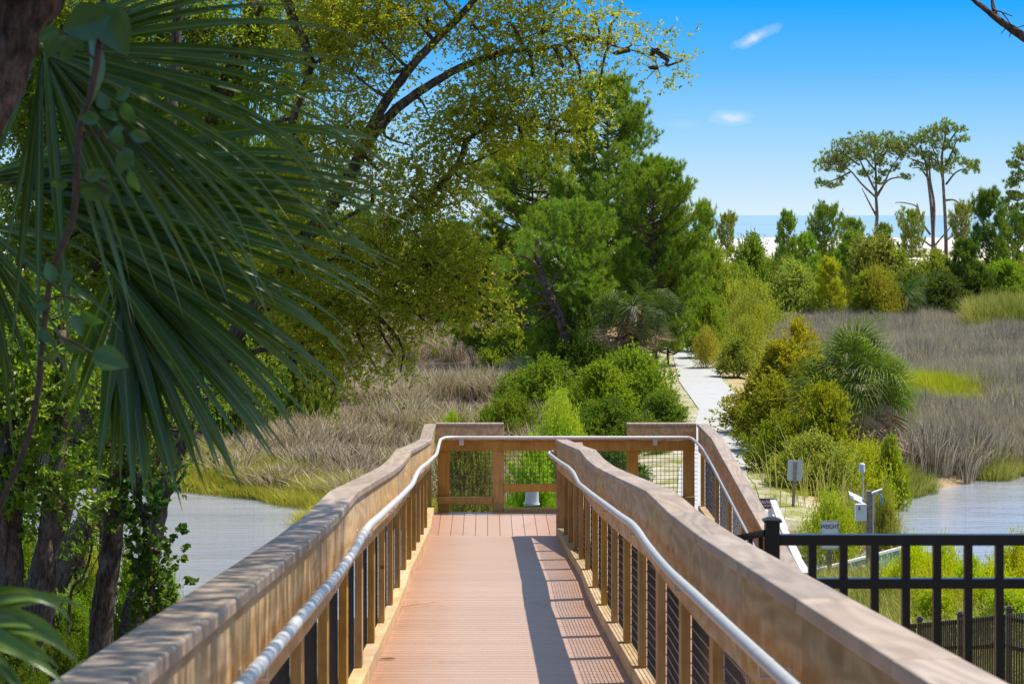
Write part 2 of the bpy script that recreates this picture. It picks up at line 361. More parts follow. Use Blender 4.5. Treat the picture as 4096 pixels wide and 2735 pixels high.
def groundmat():
    m, t, b, o = newmat('marsh_soil'); g = t.N('ShaderNodeNewGeometry'); P = g.outputs['Position']
    sx = t.N('ShaderNodeSeparateXYZ'); t.L(P, sx.inputs[0])
    n = t.noise(P, 1.1, 6, .65); n2 = t.noise(P, .12, 4, .6); n3 = t.noise(P, 9, 4, .6)
    mud = t.ramp(n, [(.3, (.07, .05, .035)), (.7, (.20, .155, .11))])
    sand = t.ramp(n3, [(.3, (.40, .34, .25)), (.7, (.54, .49, .41))])
    litter = t.ramp(n, [(.3, (.05, .035, .02)), (.7, (.16, .11, .06))])
    green = t.ramp(n3, [(.3, (.10, .13, .025)), (.7, (.34, .32, .08))])
    # wet mud near water level, sand on the path embankment and the beach, litter on the near bank
    col = t.mix(t.ramp(sx.outputs[2], [(.38, (0, 0, 0)), (.62, (1, 1, 1))]), mud, t.mix(t.ramp(n, [(.40, (0, 0, 0)), (.60, (1, 1, 1))]), green, sand))
    yy = t.math('MULTIPLY', sx.outputs[1], .001)
    rust = t.ramp(n3, [(.3, (.34, .20, .09)), (.7, (.52, .40, .22))]); ex = t.math('MULTIPLY', t.math('SUBTRACT', sx.outputs[0], t.math('MULTIPLY', sx.outputs[1], .052)), .1)
    col = t.mix(t.math('MULTIPLY', t.ramp(ex, [(.52, (0, 0, 0)), (.555, (1, 1, 1))]), t.ramp(n, [(.35, (0, 0, 0)), (.55, (.85, .85, .85))])), col, rust)
    col = t.mix(t.ramp(yy, [(.046, (1, 1, 1)), (.052, (0, 0, 0))]), col, litter)
    dry = t.ramp(n2, [(.4, (.28, .26, .10)), (.6, (.70, .66, .56))])
    col = t.mix(t.ramp(yy, [(.150, (0, 0, 0)), (.20, (1, 1, 1))]), col, dry)
    col = t.mix(t.ramp(yy, [(.40, (0, 0, 0)), (.47, (1, 1, 1))]), col, (.60, .585, .55))
    t.L(col, b.inputs['Base Color']); b.inputs['Roughness'].default_value = .95; b.inputs['Specular IOR Level'].default_value = .15
    bump(t, b, n3, .5, .05); return m
gm = groundmat()
go = obj('ground', mesh('ground', np.stack([X, Yg, Z], -1).reshape(-1, 3), [FQ], gm, True)); tag(go, kind='structure', label='marsh soil, sandy embankment and white dunes running out to the beach')
def watermat(name, deep, rough, sc1, amp, col2=None):
    m, t, b, o = newmat(name); g = t.N('ShaderNodeNewGeometry'); P = g.outputs['Position']
    n = t.noise(t.scale(P, sc1), 1.0, 4, .6, .3); n2 = t.noise(t.scale(P, tuple(c * .13 for c in sc1)), 1.0, 2, .5)
    h = t.math('ADD', n, t.math('MULTIPLY', n2, 1.6))
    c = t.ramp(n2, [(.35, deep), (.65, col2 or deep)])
    if name.startswith('lagoon'):   # browner further back: grass reflections and mud tone put into the base colour
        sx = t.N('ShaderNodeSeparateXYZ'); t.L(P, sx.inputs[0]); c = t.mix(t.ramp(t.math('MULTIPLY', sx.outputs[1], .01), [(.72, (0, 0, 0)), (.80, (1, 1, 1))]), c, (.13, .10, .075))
    t.L(c, b.inputs['Base Color'])
    b.inputs['Roughness'].default_value = rough; b.inputs['IOR'].default_value = 1.33 if 'sea' in name else 1.5; b.inputs['Specular IOR Level'].default_value = .5
    bump(t, b, h, 1.0, amp); return m
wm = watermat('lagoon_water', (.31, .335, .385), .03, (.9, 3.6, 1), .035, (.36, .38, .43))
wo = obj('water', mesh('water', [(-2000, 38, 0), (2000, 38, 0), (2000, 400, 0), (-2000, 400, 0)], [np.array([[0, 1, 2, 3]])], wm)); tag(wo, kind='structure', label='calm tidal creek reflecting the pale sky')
smm = watermat('sea_water', (.21, .34, .41), .40, (.02, .11, 1), .35, (.27, .40, .46))
sea = obj('sea', mesh('sea', [(-40000, 700, .02), (40000, 700, .02), (40000, 45000, .02), (-40000, 45000, .02)], [np.array([[0, 1, 2, 3]])], smm)); tag(sea, kind='structure', label='blue sea beyond the beach, up to the horizon')
# concrete path in slabs with saw-cut joints
pm = simple('pale_concrete', (.42, .42, .40), .8, 0, .2, .06, 3, .07)
slabs = thing('concrete_path', 'pale concrete trail curving away through the marsh past the palmetto', 'path', (0, 0, 0)); slabs['kind'] = 'structure'
yb = np.concatenate([[53.5], np.arange(60.4, 150, 7.4)])
for a, b_ in zip(yb[:-1], yb[1:]):
    yy = np.linspace(a, b_ - .03, 5); V = []
    for y in yy:
        c = np.interp(y, PATH[:, 0], PATH[:, 1]); hw = .98
        V += [(c - hw, y, .86), (c + hw, y, .86), (c - hw, y, .60), (c + hw, y, .60)]
    Q = []
    for i in range(4):
        k = i * 4
        Q += [(k, k + 1, k + 5, k + 4), (k + 1, k + 3, k + 7, k + 5), (k + 2, k, k + 4, k + 6)]
    Q += [(2, 3, 1, 0), (16, 17, 19, 18)]
    obj('slab', mesh('slab', V, [np.array(Q)], pm), slabs)
# ---------------------------------------------------------------- the ramp
KN = np.array([(-4, .17), (0, .48), (2, .645), (4, .805), (6.95, 1.04), (8.3, 1.145), (9.5, 1.24), (10.9, 1.295), (13.3, 1.50), (15.4, 1.68), (17.6, 1.86), (19.25, 1.93), (22.6, 2.215), (26.29, 2.515), (28.4, 2.525)])
def capz(y): return H - np.interp(y, KN[:, 0], KN[:, 1])
RH = 1.08
def deckz(y): return capz(y) - RH
BAY = [11.27 + 1.365 * k for k in range(-9, 12)]          # post lines; the last one is the edge of the landing
YE = BAY[-1]; YF = 28.36                                   # landing from YE to YF
XL, XR, XO = -.62, .765, 2.54                              # inner edges of the caps
ZL = float(capz(28)) - RH                                  # landing deck level
def capz2(y): return H - 2.525 - np.maximum(0, (YE + .3 - y)) / 13.0
ramp = thing('boardwalk_ramp', 'reddish composite ramp deck running down to a landing and turning back on the right', 'ramp')
pl = B().box(XL - .07, XR + .07, 0, .1345, -.028, 0).mesh('plank', M['deck'])
y = 2.0
while y < YE - .14:
    z = float(deckz(y)); s = math.atan2(float(deckz(y + .14)) - z, .14)
    obj('plank', pl, ramp, (0, y, z), (s, 0, 0)); y += .1402
pl2 = B().box(0, .1345, 0, YF + .06 - YE, -.028, 0).mesh('plank', M['deck'])
x = XL - .07
while x < XO + .05:
    obj('plank', pl2, ramp, (x, YE - .004, ZL)); x += .1402
pl3 = B().box(1.06, XO + .06, 0, .1345, -.028, 0).mesh('plank', M['deck'])
y = YE - .145
while y > 17.5:
    obj('plank', pl3, ramp, (0, y, float(capz2(y)) - RH), (math.atan(1 / 13), 0, 0)); y -= .1402
st = B()
for xx in (XL - .05, .05, XR + .03):
    for a, b_ in zip(BAY[:-1], BAY[1:]): st.slope(xx, xx + .04, a, b_, deckz(a) - .30, deckz(a) - .035, deckz(b_) - .30, deckz(b_) - .035)
for xx in (1.08, 1.8, XO):
    st.slope(xx, xx + .04, 17.5, YE, capz2(17.5) - RH - .30, capz2(17.5) - RH - .035, capz2(YE) - RH - .30, capz2(YE) - RH - .035)
st.box(XL - .1, XO + .1, YE, YE + .04, ZL - .30, ZL - .035); st.box(XL - .1, XO + .1, YF, YF + .04, ZL - .33, ZL - .035)
obj('stringer', st.mesh('stringer', M['kick']), ramp)
pil = B()
for (xx, yy) in [(XL, 27), (.9, 27), (2.5, 27), (XL, 22), (.9, 22), (2.5, 21), (XL, 17), (.9, 17), (2.5, 18), (XL, 12), (.9, 12)]:
    zt = min(float(deckz(yy)) if xx < 1 else float(capz2(yy)) - RH, ZL + 9) - .32
    p_ = B().box(xx - .09, xx + .09, yy - .09, yy + .09, float(ground(xx, yy)) - .3, zt)
    obj('pile', p_.mesh('pile', M['oldwood']), ramp)
def beamy(x0, x1, ya, yb, z0a, z1a, z0b, z1b, name, mat, par, bev=.004):
    m = B().slope(min(x0, x1), max(x0, x1), ya, yb, z0a, z1a, z0b, z1b).mesh(name, mat)
    o = obj(name, m, par)
    if bev:
        md = o.modifiers.new('edge', 'BEVEL'); md.width = bev; md.segments = 2; md.limit_method = 'ANGLE'
    return o
def wire_panel(par, x, ya, yb, zb, zt, step=.0508, r=.0022):
    """welded wire: zb, zt functions of y"""
    b = B()
    for yy in np.arange(ya + .02, yb, step):
        z0, z1 = float(zb(yy)), float(zt(yy))
        b.add([(x - r, yy, z0), (x + r, yy - r, z0), (x + r, yy + r, z0), (x - r, yy, z1), (x + r, yy - r, z1), (x + r, yy + r, z1)], [(0, 1, 4, 3), (1, 2, 5, 4), (2, 0, 3, 5)])
    n = int((float(zt(ya)) - float(zb(ya))) / step)
    for k in range(n + 1):
        P = []
        for yy in (ya, yb):
            z = float(zb(yy)) + .01 + k * step
            P += [(x - r * 2, yy, z - r), (x - r * 2, yy, z + r), (x, yy, z)]
        b.add(P, [(0, 1, 4, 3), (1, 2, 5, 4), (2, 0, 3, 5)])
    return obj('wire_mesh', b.mesh('wire_mesh', M['wire']), par)
def railing(root, xi, s, ys, cz, hand=True, y_hand_end=None, hx=.05):
    """side railing along y. xi inner edge of the cap, s=+1 outward to +x"""
    for i, (a, b_) in enumerate(zip(ys[:-1], ys[1:])):
        za, zb = float(cz(a)), float(cz(b_)); g = .004
        beamy(xi, xi + s * .14, a + g, b_ - g, za - .038, za, zb - .038, zb, 'cap_board', M['cap'], root, .006)
        beamy(xi + s * .016, xi + s * .05, a + g, b_ - g, za - .335, za - .040, zb - .335, zb - .040, 'fascia_board', M['fascia'], root, .003)
        beamy(xi + s * .016, xi + s * .098, a + .001, b_ - .001, za - RH + .002, za - RH + .088, zb - RH + .002, zb - RH + .088, 'bottom_rail', M['kick'], root, .003)
        wire_panel(root, xi + s * .094, a + .07, b_ - .07, lambda q: cz(q) - RH + .09, lambda q: cz(q) - .30)
    for yv in ys:
        z = float(cz(yv))
        p_ = B().box(min(xi + s * .052, xi + s * .09), max(xi + s * .052, xi + s * .09), yv - .07, yv + .07, z - RH + .092, z - .046)
        obj('post', p_.mesh('post', M['post']), root)
def handrail(root, pts, rad=.0195, brackets=()):
    b = B(); b.tube(curve(pts, 4 * len(pts)), rad, 12)
    o = obj('handrail', b.mesh('handrail', M['galv'], True), root)
    for (xw, xh, yy, z) in brackets:
        q = B(); q.tube([(xw, yy, z - .055), (xh, yy, z - .055), (xh, yy, z - .015)], .006, 6)
        sx = .004 if xh > xw else -.004
        q.box(min(xw, xw + sx), max(xw, xw + sx), yy - .02, yy + .02, z - .085, z - .03)
        obj('bracket', q.mesh('bracket', M['galv']), o)
lr = thing('ramp_railing', 'left ramp railing with brown composite cap, sunlit pine board and steel handrail', 'railing')
ysl = BAY + [YF - .01]
railing(lr, XL, -1, ysl, capz)
hp = [(XL + .055, yy, float(capz(yy)) - .168) for yy in np.concatenate([np.arange(-1, 27.6, 1.1)])]
hp += [(XL + .06, 27.9, float(capz(28)) - .165), (XL + .09, 28.12, float(capz(28)) - .163)]
mr = thing('ramp_railing', 'middle railing between the two ramp flights, its inner pine boards in shade', 'railing')
railing(mr, XR, 1, BAY, capz)
ysm = [YE, YE - 1.365, YE - 2.73, YE - 4.1, YE - 5.46, YE - 6.83]
for a, b_ in zip(ysm[1:], ysm[:-1]):
    za, zb = float(capz2(a)), float(capz2(b_))
    beamy(1.07, .93, a + .003, b_ - .003, za - .038, za, zb - .038, zb, 'cap_board', M['cap'], mr, .006)
    beamy(1.052, 1.02, a + .003, b_ - .003, za - .335, za - .040, zb - .335, zb - .040, 'fascia_board', M['fascia'], mr, .003)
    beamy(1.052, .97, a + .001, b_ - .001, za - RH + .002, za - RH + .088, zb - RH + .002, zb - RH + .088, 'bottom_rail', M['kick'], mr, .003)
for a, b_ in zip(ysm[1:], ysm[:-1]): wire_panel(mr, .985, a + .07, b_ - .07, lambda q: capz2(q) - RH + .09, lambda q: capz2(q) - .30)
for yv in ysm:
    z = float(capz2(yv)); obj('post', B().box(.99, 1.028, yv - .07, yv + .07, z - RH + .092, z - .046).mesh('post', M['post']), mr)
e_ = B().box(XR + .012, 1.058, YE + .001, YE + .036, ZL - .1, ZL + RH - .042); obj('end_board', e_.mesh('end_board', M['fascia']), mr)
e_ = B().box(XR, 1.07, YE - .0, YE + .055, ZL + RH - .036, ZL + RH + .002)
ys2 = np.arange(-1, 26.0, 1.1)
hr = [(XR - .065, yy, float(capz(yy)) - .165) for yy in ys2] + [(XR - .075, 26.05, float(capz(26.1)) - .155), (XR - .05, 26.25, float(capz(26.2)) - .15), (XR + .01, 26.32, float(capz(26.2)) - .15)]
br = [(XR + .016, XR - .065, yv + .2, float(capz(yv + .2)) - .165) for yv in BAY[1::2]]
handrail(mr, hr, brackets=br)
# outer railing of the second flight
orl = thing('ramp_railing', 'outer railing of the lower flight on the right, sloping down beside the path', 'railing')
ys3 = [YF - .01, YE + .3] + [YE + .3 - 1.365 * k for k in range(1, 8)]; ys3 = ys3[::-1]
railing(orl, XO, 1, ys3, capz2)
hs = [(XO - .06, yy, float(capz2(yy)) - .165) for yy in np.arange(17.8, 27.9, 1.0)]
# far railing across the landing, with the low viewing bay
fr = thing('landing_railing', 'far landing railing with a lowered viewing bay between two taller ends', 'railing')
zc = ZL + RH
def bx(name, mat, par, x0, x1, y0, y1, z0, z1, bev=.004, label=None):
    o = obj(name, B().box(x0, x1, y0, y1, z0, z1).mesh(name, mat), par)
    if bev:
        md = o.modifiers.new('edge', 'BEVEL'); md.width = bev; md.segments = 2
    if label: o['label'] = label
    return o
x1, x2 = .203, 1.695
for (a, b_) in ((XL + .002, x1), (x2, XO - .002)):
    bx('cap_board', M['cap'], fr, a, b_, YF + .002, YF + .142, zc - .038, zc, .006)
    bx('fascia_board', M['fascia'], fr, a, b_, YF + .03, YF + .066, zc - .205, zc - .042)
bx('rail_board', M['post'], fr, XL + .02, XO - .02, YF + .03, YF + .066, zc - .333, zc - .210)
bx('cap_board', M['cap'], fr, x1 + .003, x2 - .003, YF + .002, YF + .142, zc - .207, zc - .170, .006)
for (a, b_) in ((-.60, -.457), (.068, .208), (x2 + .003, x2 + .143), (2.38, 2.52)):
    bx('post', M['post'], fr, a, b_, YF + .068, YF + .106, ZL - .30, zc - .045)
for (a, b_) in ((XL + .02, .066), (x2 + .145, XO - .02)):
    bx('bottom_rail', M['post'], fr, a, b_, YF + .028, YF + .066, ZL + .10, ZL + .19)
bx('bottom_rail', M['post'], fr, .21, x2, YF + .028, YF + .066, ZL + .005, ZL + .055)
bx('knee_rail', M['post'], fr, .21, x2, YF + .028, YF + .066, ZL + .25, ZL + .345)
def wire_x(par, xa, xb, y, z0, z1, step=.0508, r=.0028):
    b = B()
    for xx in np.arange(xa + .02, xb, step): b.add([(xx - r, y, z0), (xx + r, y, z0), (xx, y + r * 2, z0), (xx - r, y, z1), (xx + r, y, z1), (xx, y + r * 2, z1)], [(0, 1, 4, 3), (1, 2, 5, 4), (2, 0, 3, 5)])
    for zz in np.arange(z0 + .02, z1, step): b.add([(xa, y, zz - r), (xa, y, zz + r), (xa, y - r * 2, zz), (xb, y, zz - r), (xb, y, zz + r), (xb, y - r * 2, zz)], [(0, 1, 4, 3), (1, 2, 5, 4), (2, 0, 3, 5)])
    obj('wire_mesh', b.mesh('wire_mesh', M['wire']), par)
wire_x(fr, XL + .02, .068, YF + .112, ZL + .12, zc - .22); wire_x(fr, .208, x2, YF + .112, ZL + .30, zc - .22); wire_x(fr, x2 + .143, 2.38, YF + .112, ZL + .12, zc - .22); wire_x(fr, 2.40, XO + .02, YF + .116, ZL + .12, zc - .22)
# one continuous pipe: down the left side, across the far end, then back down the outer flight
zh = zc - .165
across = [(XL + .16, YF - .055, zh), (0, YF - .06, zh), (.9, YF - .06, zh), (1.8, YF - .06, zh), (XO - .17, YF - .055, zh), (XO - .09, YF - .13, zh)]
pts = hp + across + hs[::-1]
handrail(lr, pts, brackets=[(XL - .016, XL + .055, yv + .2, float(capz(yv + .2)) - .168) for yv in BAY[1::2]] + [(XO + .016, XO - .06, yy, float(capz2(yy)) - .165) for yy in (19.4, 20.8, 22.2, 23.6, 25.0, 26.5)])
for xx in (-.62 + .31, 2.04):
    q = B().box(xx - .028, xx + .028, YF + .022, YF + .029, zh - .10, zh - .01); q.tube([(xx, YF + .02, zh - .06), (xx, YF - .06, zh - .05), (xx, YF - .06, zh)], .006, 6)
    obj('bracket', q.mesh('bracket', M['galv']), fr)
# ---------------------------------------------------------------- black picket fence beside the ramp
fn = thing('picket_fence', 'black metal picket fence in front, its post against the ramp railing', 'fence')
FY = 8.72
def fpx(px): return (px - CX) / F * FY
def fpz(py): return H - (py - CY) / F * FY
zt = fpz(533.5)
pm_ = B().box(fpx(765), fpx(779), FY - .026, FY + .026, ground(1.07, FY), fpz(521)); pm_.box(fpx(763), fpx(781), FY - .033, FY + .033, fpz(521), fpz(518.5))
pm_.hexa([(fpx(763.5), FY - .031, fpz(518.5)), (fpx(780.5), FY - .031, fpz(518.5)), (fpx(780.5), FY + .031, fpz(518.5)), (fpx(763.5), FY + .031, fpz(518.5)), (fpx(769), FY - .01, fpz(516)), (fpx(775), FY - .01, fpz(516)), (fpx(775), FY + .01, fpz(516)), (fpx(769), FY + .01, fpz(516))])
obj('post', pm_.mesh('post', M['black']), fn)
for (ya, yb_) in ((533.5, 544.3), (577.5, 587.3), (690, 699)):
    bx('rail', M['black'], fn, fpx(779) + .001, fpx(1130), FY - .019, FY + .019, fpz(yb_), fpz(ya), .002)
pk = B().box(-.0145, .0145, -.0145, .0145, 0, fpz(544.3) - fpz(735)).mesh('picket', M['black'])
pk2 = B()
for k in range(11):
    px = 812.2 + 31.15 * k
    for (za, zb_) in ((577.4, 544.4), (689.9, 587.4), (735, 699.1)):
        pass
    b_ = B(); xx = fpx(px); b_.box(xx - .0145, xx + .0145, FY - .0145, FY + .0145, fpz(577.5) + .0005, fpz(544.3) - .0005); b_.box(xx - .0145, xx + .0145, FY - .0145, FY + .0145, fpz(690) + .0005, fpz(587.3) - .0005); b_.box(xx - .0145, xx + .0145, FY - .0145, FY + .0145, fpz(735), fpz(699) - .0005)
    obj('picket', b_.mesh('picket', M['black']), fn)
# short raked section from the post back to the ramp
b_ = B().hexa([(.925, FY + .25, fpz(552)), (.945, FY + .27, fpz(552)), (1.05, FY + .02, fpz(536)), (1.03, FY, fpz(536)), (.925, FY + .25, fpz(545)), (.945, FY + .27, fpz(545)), (1.05, FY + .02, fpz(529)), (1.03, FY, fpz(529))])
for k in range(3):
    xx = .955 + .035 * k; b_.box(xx - .008, xx + .008, FY + .1 - .03 * k, FY + .12 - .03 * k, fpz(600), fpz(545 - 5 * k))
obj('raked_rail', b_.mesh('raked_rail', M['black']), fn)
# lower fence running away along x = 5.07
lf = thing('picket_fence', 'lower black picket fence at the foot of the bank, running towards the water', 'fence')
def fz(y): return H - np.interp(y, [20, 21.8, 28.5, 33], [3.55, 3.71, 5.0, 5.8])
XF = 5.07
pp = [20.35, 22.75, 25.1, 27.45, 29.8]
for a in pp:
    z = float(fz(a)); b_ = B().box(XF - .028, XF + .028, a - .028, a + .028, float(ground(XF, a)) - .2, z + .06); b_.box(XF - .036, XF + .036, a - .036, a + .036, z + .06, z + .085); b_.box(XF - .02, XF + .02, a - .02, a + .02, z + .085, z + .10)
    obj('post', b_.mesh('post', M['tansheen']), lf)
for a, c in zip(pp[:-1], pp[1:]):
    for dz in (0, -.27, -1.15):
        za, zc_ = float(fz(a)), float(fz(c))
        beamy(XF - .02, XF + .02, a + .03, c - .03, za + dz - .04, za + dz, zc_ + dz - .04, zc_ + dz, 'rail', M['tansheen'], lf, 0)
pkl = B().box(-.008, .008, -.008, .008, -1.3, .018).mesh('picket', M['tansheen'])
for a in np.arange(20.45, 29.8, .108):
    if min(abs(a - q) for q in pp) > .05: obj('picket', pkl, lf, (XF - .030, a, float(fz(a))))
# ---------------------------------------------------------------- creek side furniture
def text(name, s, size, mat, par, loc, rot, ext=.002, sx=1):
    cu = bpy.data.curves.new(name, 'FONT'); cu.body = s; cu.size = size; cu.align_x = 'CENTER'; cu.align_y = 'CENTER'; cu.extrude = ext; cu.offset = size * .012
    cu.materials.append(mat); tmp = bpy.data.objects.new('tmp', cu); C.objects.link(tmp); bpy.context.view_layer.update(); me = bpy.data.meshes.new_from_object(tmp.evaluated_get(bpy.context.evaluated_depsgraph_get())); bpy.data.objects.remove(tmp); o = bpy.data.objects.new(name, me); C.objects.link(o); o.location = loc; o.rotation_euler = rot; o.parent = par; o.scale = (sx, 1, 1); return o
def rplate(w, h, r, th):
    """rounded plate in xz plane facing -y"""
    pts = []
    for cx, cz, a0 in ((w / 2 - r, h / 2 - r, 0), (-w / 2 + r, h / 2 - r, 90), (-w / 2 + r, -h / 2 + r, 180), (w / 2 - r, -h / 2 + r, 270)):
        for k in range(6):
            a = math.radians(a0 + k * 18); pts.append((cx + r * math.cos(a), cz + r * math.sin(a)))
    n = len(pts); V = [(p[0], 0, p[1]) for p in pts] + [(p[0], th, p[1]) for p in pts] + [(0, 0, 0), (0, th, 0)]
    T = [(2 * n, (i + 1) % n, i) for i in range(n)] + [(2 * n + 1, n + i, n + (i + 1) % n) for i in range(n)]
    Q = [(i, (i + 1) % n, n + (i + 1) % n, n + i) for i in range(n)]
    return V, Q, T
def plate(name, w, h, r, th, mat, par, loc, rot=(0, 0, 0)):
    V, Q, T = rplate(w, h, r, th); return obj(name, mesh(name, V, [np.array(Q), np.array(T)], mat), par, loc, rot)
p = W(829.8, 534.2, 49); gz = float(ground(p[0], 49.1))
sg = thing('weight_limit_sign', 'white sign reading WEIGHT on a wooden post, partly behind the black fence rail', 'sign', (p[0], p[1], p[2]))
plate('sign_panel', .385, .60, .04, .004, M['white'], sg, (0, 0, 0))
V, Q, T = rplate(.365, .58, .035, .001); Vi = [(v[0] * .965, v[1], v[2] * .978) for v in V[:24]]
n_ = 24; VV = [(v[0], -.002, v[2]) for v in V[:24]] + [(v[0], -.002, v[2]) for v in Vi]
obj('border', mesh('border', VV, [np.array([(i, (i + 1) % n_, n_ + (i + 1) % n_, n_ + i) for i in range(n_)])], M['ink']), sg)
text('lettering', 'WEIGHT', .12, M['ink'], sg, (0, -.003, .17), (PI / 2, 0, 0), .001, .84)
text('lettering', 'LIMIT', .125, M['ink'], sg, (0, -.003, -.06), (PI / 2, 0, 0), .001, .78)
bx('post', M['oldwood'], sg, -.045, .045, .006, .09, gz - p[2] - .3, .24, .006)
p = W(795, 470, 60.4); gz = float(ground(p[0], 60.5))
sb = thing('sign', 'blank grey back of a sign on a leaning post among the yellow bushes', 'sign', tuple(p))
sb.rotation_euler = (0, math.radians(3), math.radians(-6))
plate('sign_panel', .385, .54, .04, .004, M['signback'], sb, (0, .06, 0))
bx('post', M['oldwood'], sb, -.04, .04, -.03, .055, gz - p[2] - .3, .24, .006)
p = W(766.5, 503, 55)
cs = thing('caution_sign', 'small brown CAUTION sign beside the pale bridge rail', 'sign', tuple(p))
plate('sign_panel', .50, .26, .03, .006, M['brownsign'], cs, (0, 0, 0))
V, Q, T = rplate(.50, .26, .03, .001); Vi = [(v[0] * .965, v[1], v[2] * .93) for v in V[:24]]
obj('border', mesh('border', [(v[0], -.002, v[2]) for v in V[:24]] + [(v[0], -.002, v[2]) for v in Vi], [np.array([(i, (i + 1) % n_, n_ + (i + 1) % n_, n_ + i) for i in range(n_)])], M['white']), cs)
text('lettering', 'CAUTION', .095, M['white'], cs, (.01, -.003, .035), (PI / 2, 0, 0), .001, .85)
text('lettering', 'MAY BE SLIPPERY', .052, M['white'], cs, (.01, -.003, -.045), (PI / 2, 0, 0), .001, .85)
bx('post', M['palewood'], cs, -.12, -.05, .01, .08, -1.1, .12); bx('post', M['palewood'], cs, .05, .12, .01, .08, -1.1, .12)
# trail bridge rail
bd = thing('trail_bridge', 'pale weathered timber rail of the low trail bridge over the creek', 'bridge')
Pb = [W(773, 499, 54.5), W(784, 528, 48), W(797, 556, 44), W(806, 572, 42)]
for a, c in zip(Pb[:-1], Pb[1:]):
    b_ = B().hexa([(c[0] - .07, c[1], c[2] - .04), (c[0] + .09, c[1], c[2] - .04), (a[0] + .07, a[1], a[2] - .04), (a[0] - .07, a[1], a[2] - .04), (c[0] - .07, c[1], c[2]), (c[0] + .09, c[1], c[2]), (a[0] + .07, a[1], a[2]), (a[0] - .07, a[1], a[2])])
    obj('cap_board', b_.mesh('cap_board', M['palewood']), bd)
for q in Pb: bx('post', M['palewood'], bd, q[0] - .04, q[0] + .05, q[1] - .05, q[1] + .05, q[2] - 1.3, q[2] - .042)
for a, c in zip(Pb[:-1], Pb[1:]):
    for dz in (.45, .85):
        b_ = B().hexa([(c[0] - .02, c[1], c[2] - dz), (c[0] + .02, c[1], c[2] - dz), (a[0] + .02, a[1], a[2] - dz), (a[0] - .02, a[1], a[2] - dz), (c[0] - .02, c[1], c[2] - dz + .12), (c[0] + .02, c[1], c[2] - dz + .12), (a[0] + .02, a[1], a[2] - dz + .12), (a[0] - .02, a[1], a[2] - dz + .12)])
        obj('side_rail', b_.mesh('side_rail', M['palewood']), bd)
b_ = B()
for k in range(80):
    yy = 41 + k * .17; xx = np.interp(yy, [41, 55], [4.6, 5.3]); 
    obj('plank', B().box(-1.1, 1.1, 0, .155, -.04, 0).mesh('plank', M['palewood']) if k == 0 else bpy.data.meshes['plank.003'] if 'plank.003' in bpy.data.meshes else None, bd, (xx, yy, .90))
# weather station
p0 = W(869, 535, 50); zb0 = -.8
ws = thing('weather_station', 'creek gauge post with white instrument box, solar panel and radiation shield', 'weather station', (p0[0], 50, 0))
def wl(px, py, Y=50): v = W(px, py, Y); return (v[0] - p0[0], v[1] - 50, v[2])
bx('post', M['oldwood'], ws, -.06, .055, -.06, .06, zb0, wl(869, 490)[2], .008)
bx('conduit', M['signback'], ws, .06, .10, -.05, -.01, 0, wl(872, 492)[2], .01)
a = wl(853.8, 519); c = wl(864.8, 502)
ib = bx('instrument_box', M['white'], ws, a[0], c[0], -.24, -.10, a[2], c[2], .012)
bx('latch', M['oldwood'], ib, a[0] + .06, a[0] + .10, -.25, -.242, c[2] - .13, c[2] - .05, 0)
obj('mast', B().tube([wl(864, 512), wl(862.8, 470)], .014, 8).mesh('mast', M['galv']), ws)
m_ = B()
q0 = np.array(wl(862, 471))
for k in range(7): m_.tube([q0 + (0, 0, k * .025), q0 + (0, 0, k * .025 + .016)], [.068, .06], 14)
m_.tube([q0, q0 + (0, 0, .18)], .045, 10)
obj('radiation_shield', m_.mesh('radiation_shield', M['white'], False), ws)
a = np.array(wl(849.5, 493.5)); c = np.array(wl(863, 500)); d_ = np.array([0, .14, .05])
obj('solar_panel', B().hexa([a - d_ - (0, 0, .012), c - d_ - (0, 0, .012), c + d_ - (0, 0, .012), a + d_ - (0, 0, .012), a - d_, c - d_, c + d_, a + d_]).mesh('solar_panel', M['white']), ws)
obj('bracket_arm', B().tube([wl(866, 498), wl(862, 499)], .012, 6).tube([wl(871, 493.5), wl(881, 493.8), wl(881.6, 497)], .012, 6).mesh('bracket_arm', M['galv']), ws)
a = np.array(wl(871, 492)); c = np.array(wl(882, 488)); d_ = np.array([0, .07, 0])
obj('antenna_panel', B().hexa([a - d_ - (0, 0, .03), c - d_ - (0, 0, .03), c + d_ - (0, 0, .03), a + d_ - (0, 0, .03), a - d_, c - d_, c + d_, a + d_]).mesh('antenna_panel', M['white']), ws)
obj('blue_hose', B().tube([wl(880.5, 494), wl(882, 497), wl(881.8, 504)], .022, 8).mesh('blue_hose', M['blue']), ws)
cb = []
for k in range(14): cb.append(np.array(wl(864.5 + 1.6 * math.sin(k * 1.9), 506 + k * 1.1)) + (0, -.09, 0))
obj('cable', B().tube(curve(cb, 60), .012, 5).mesh('cable', M['wire']), ws)
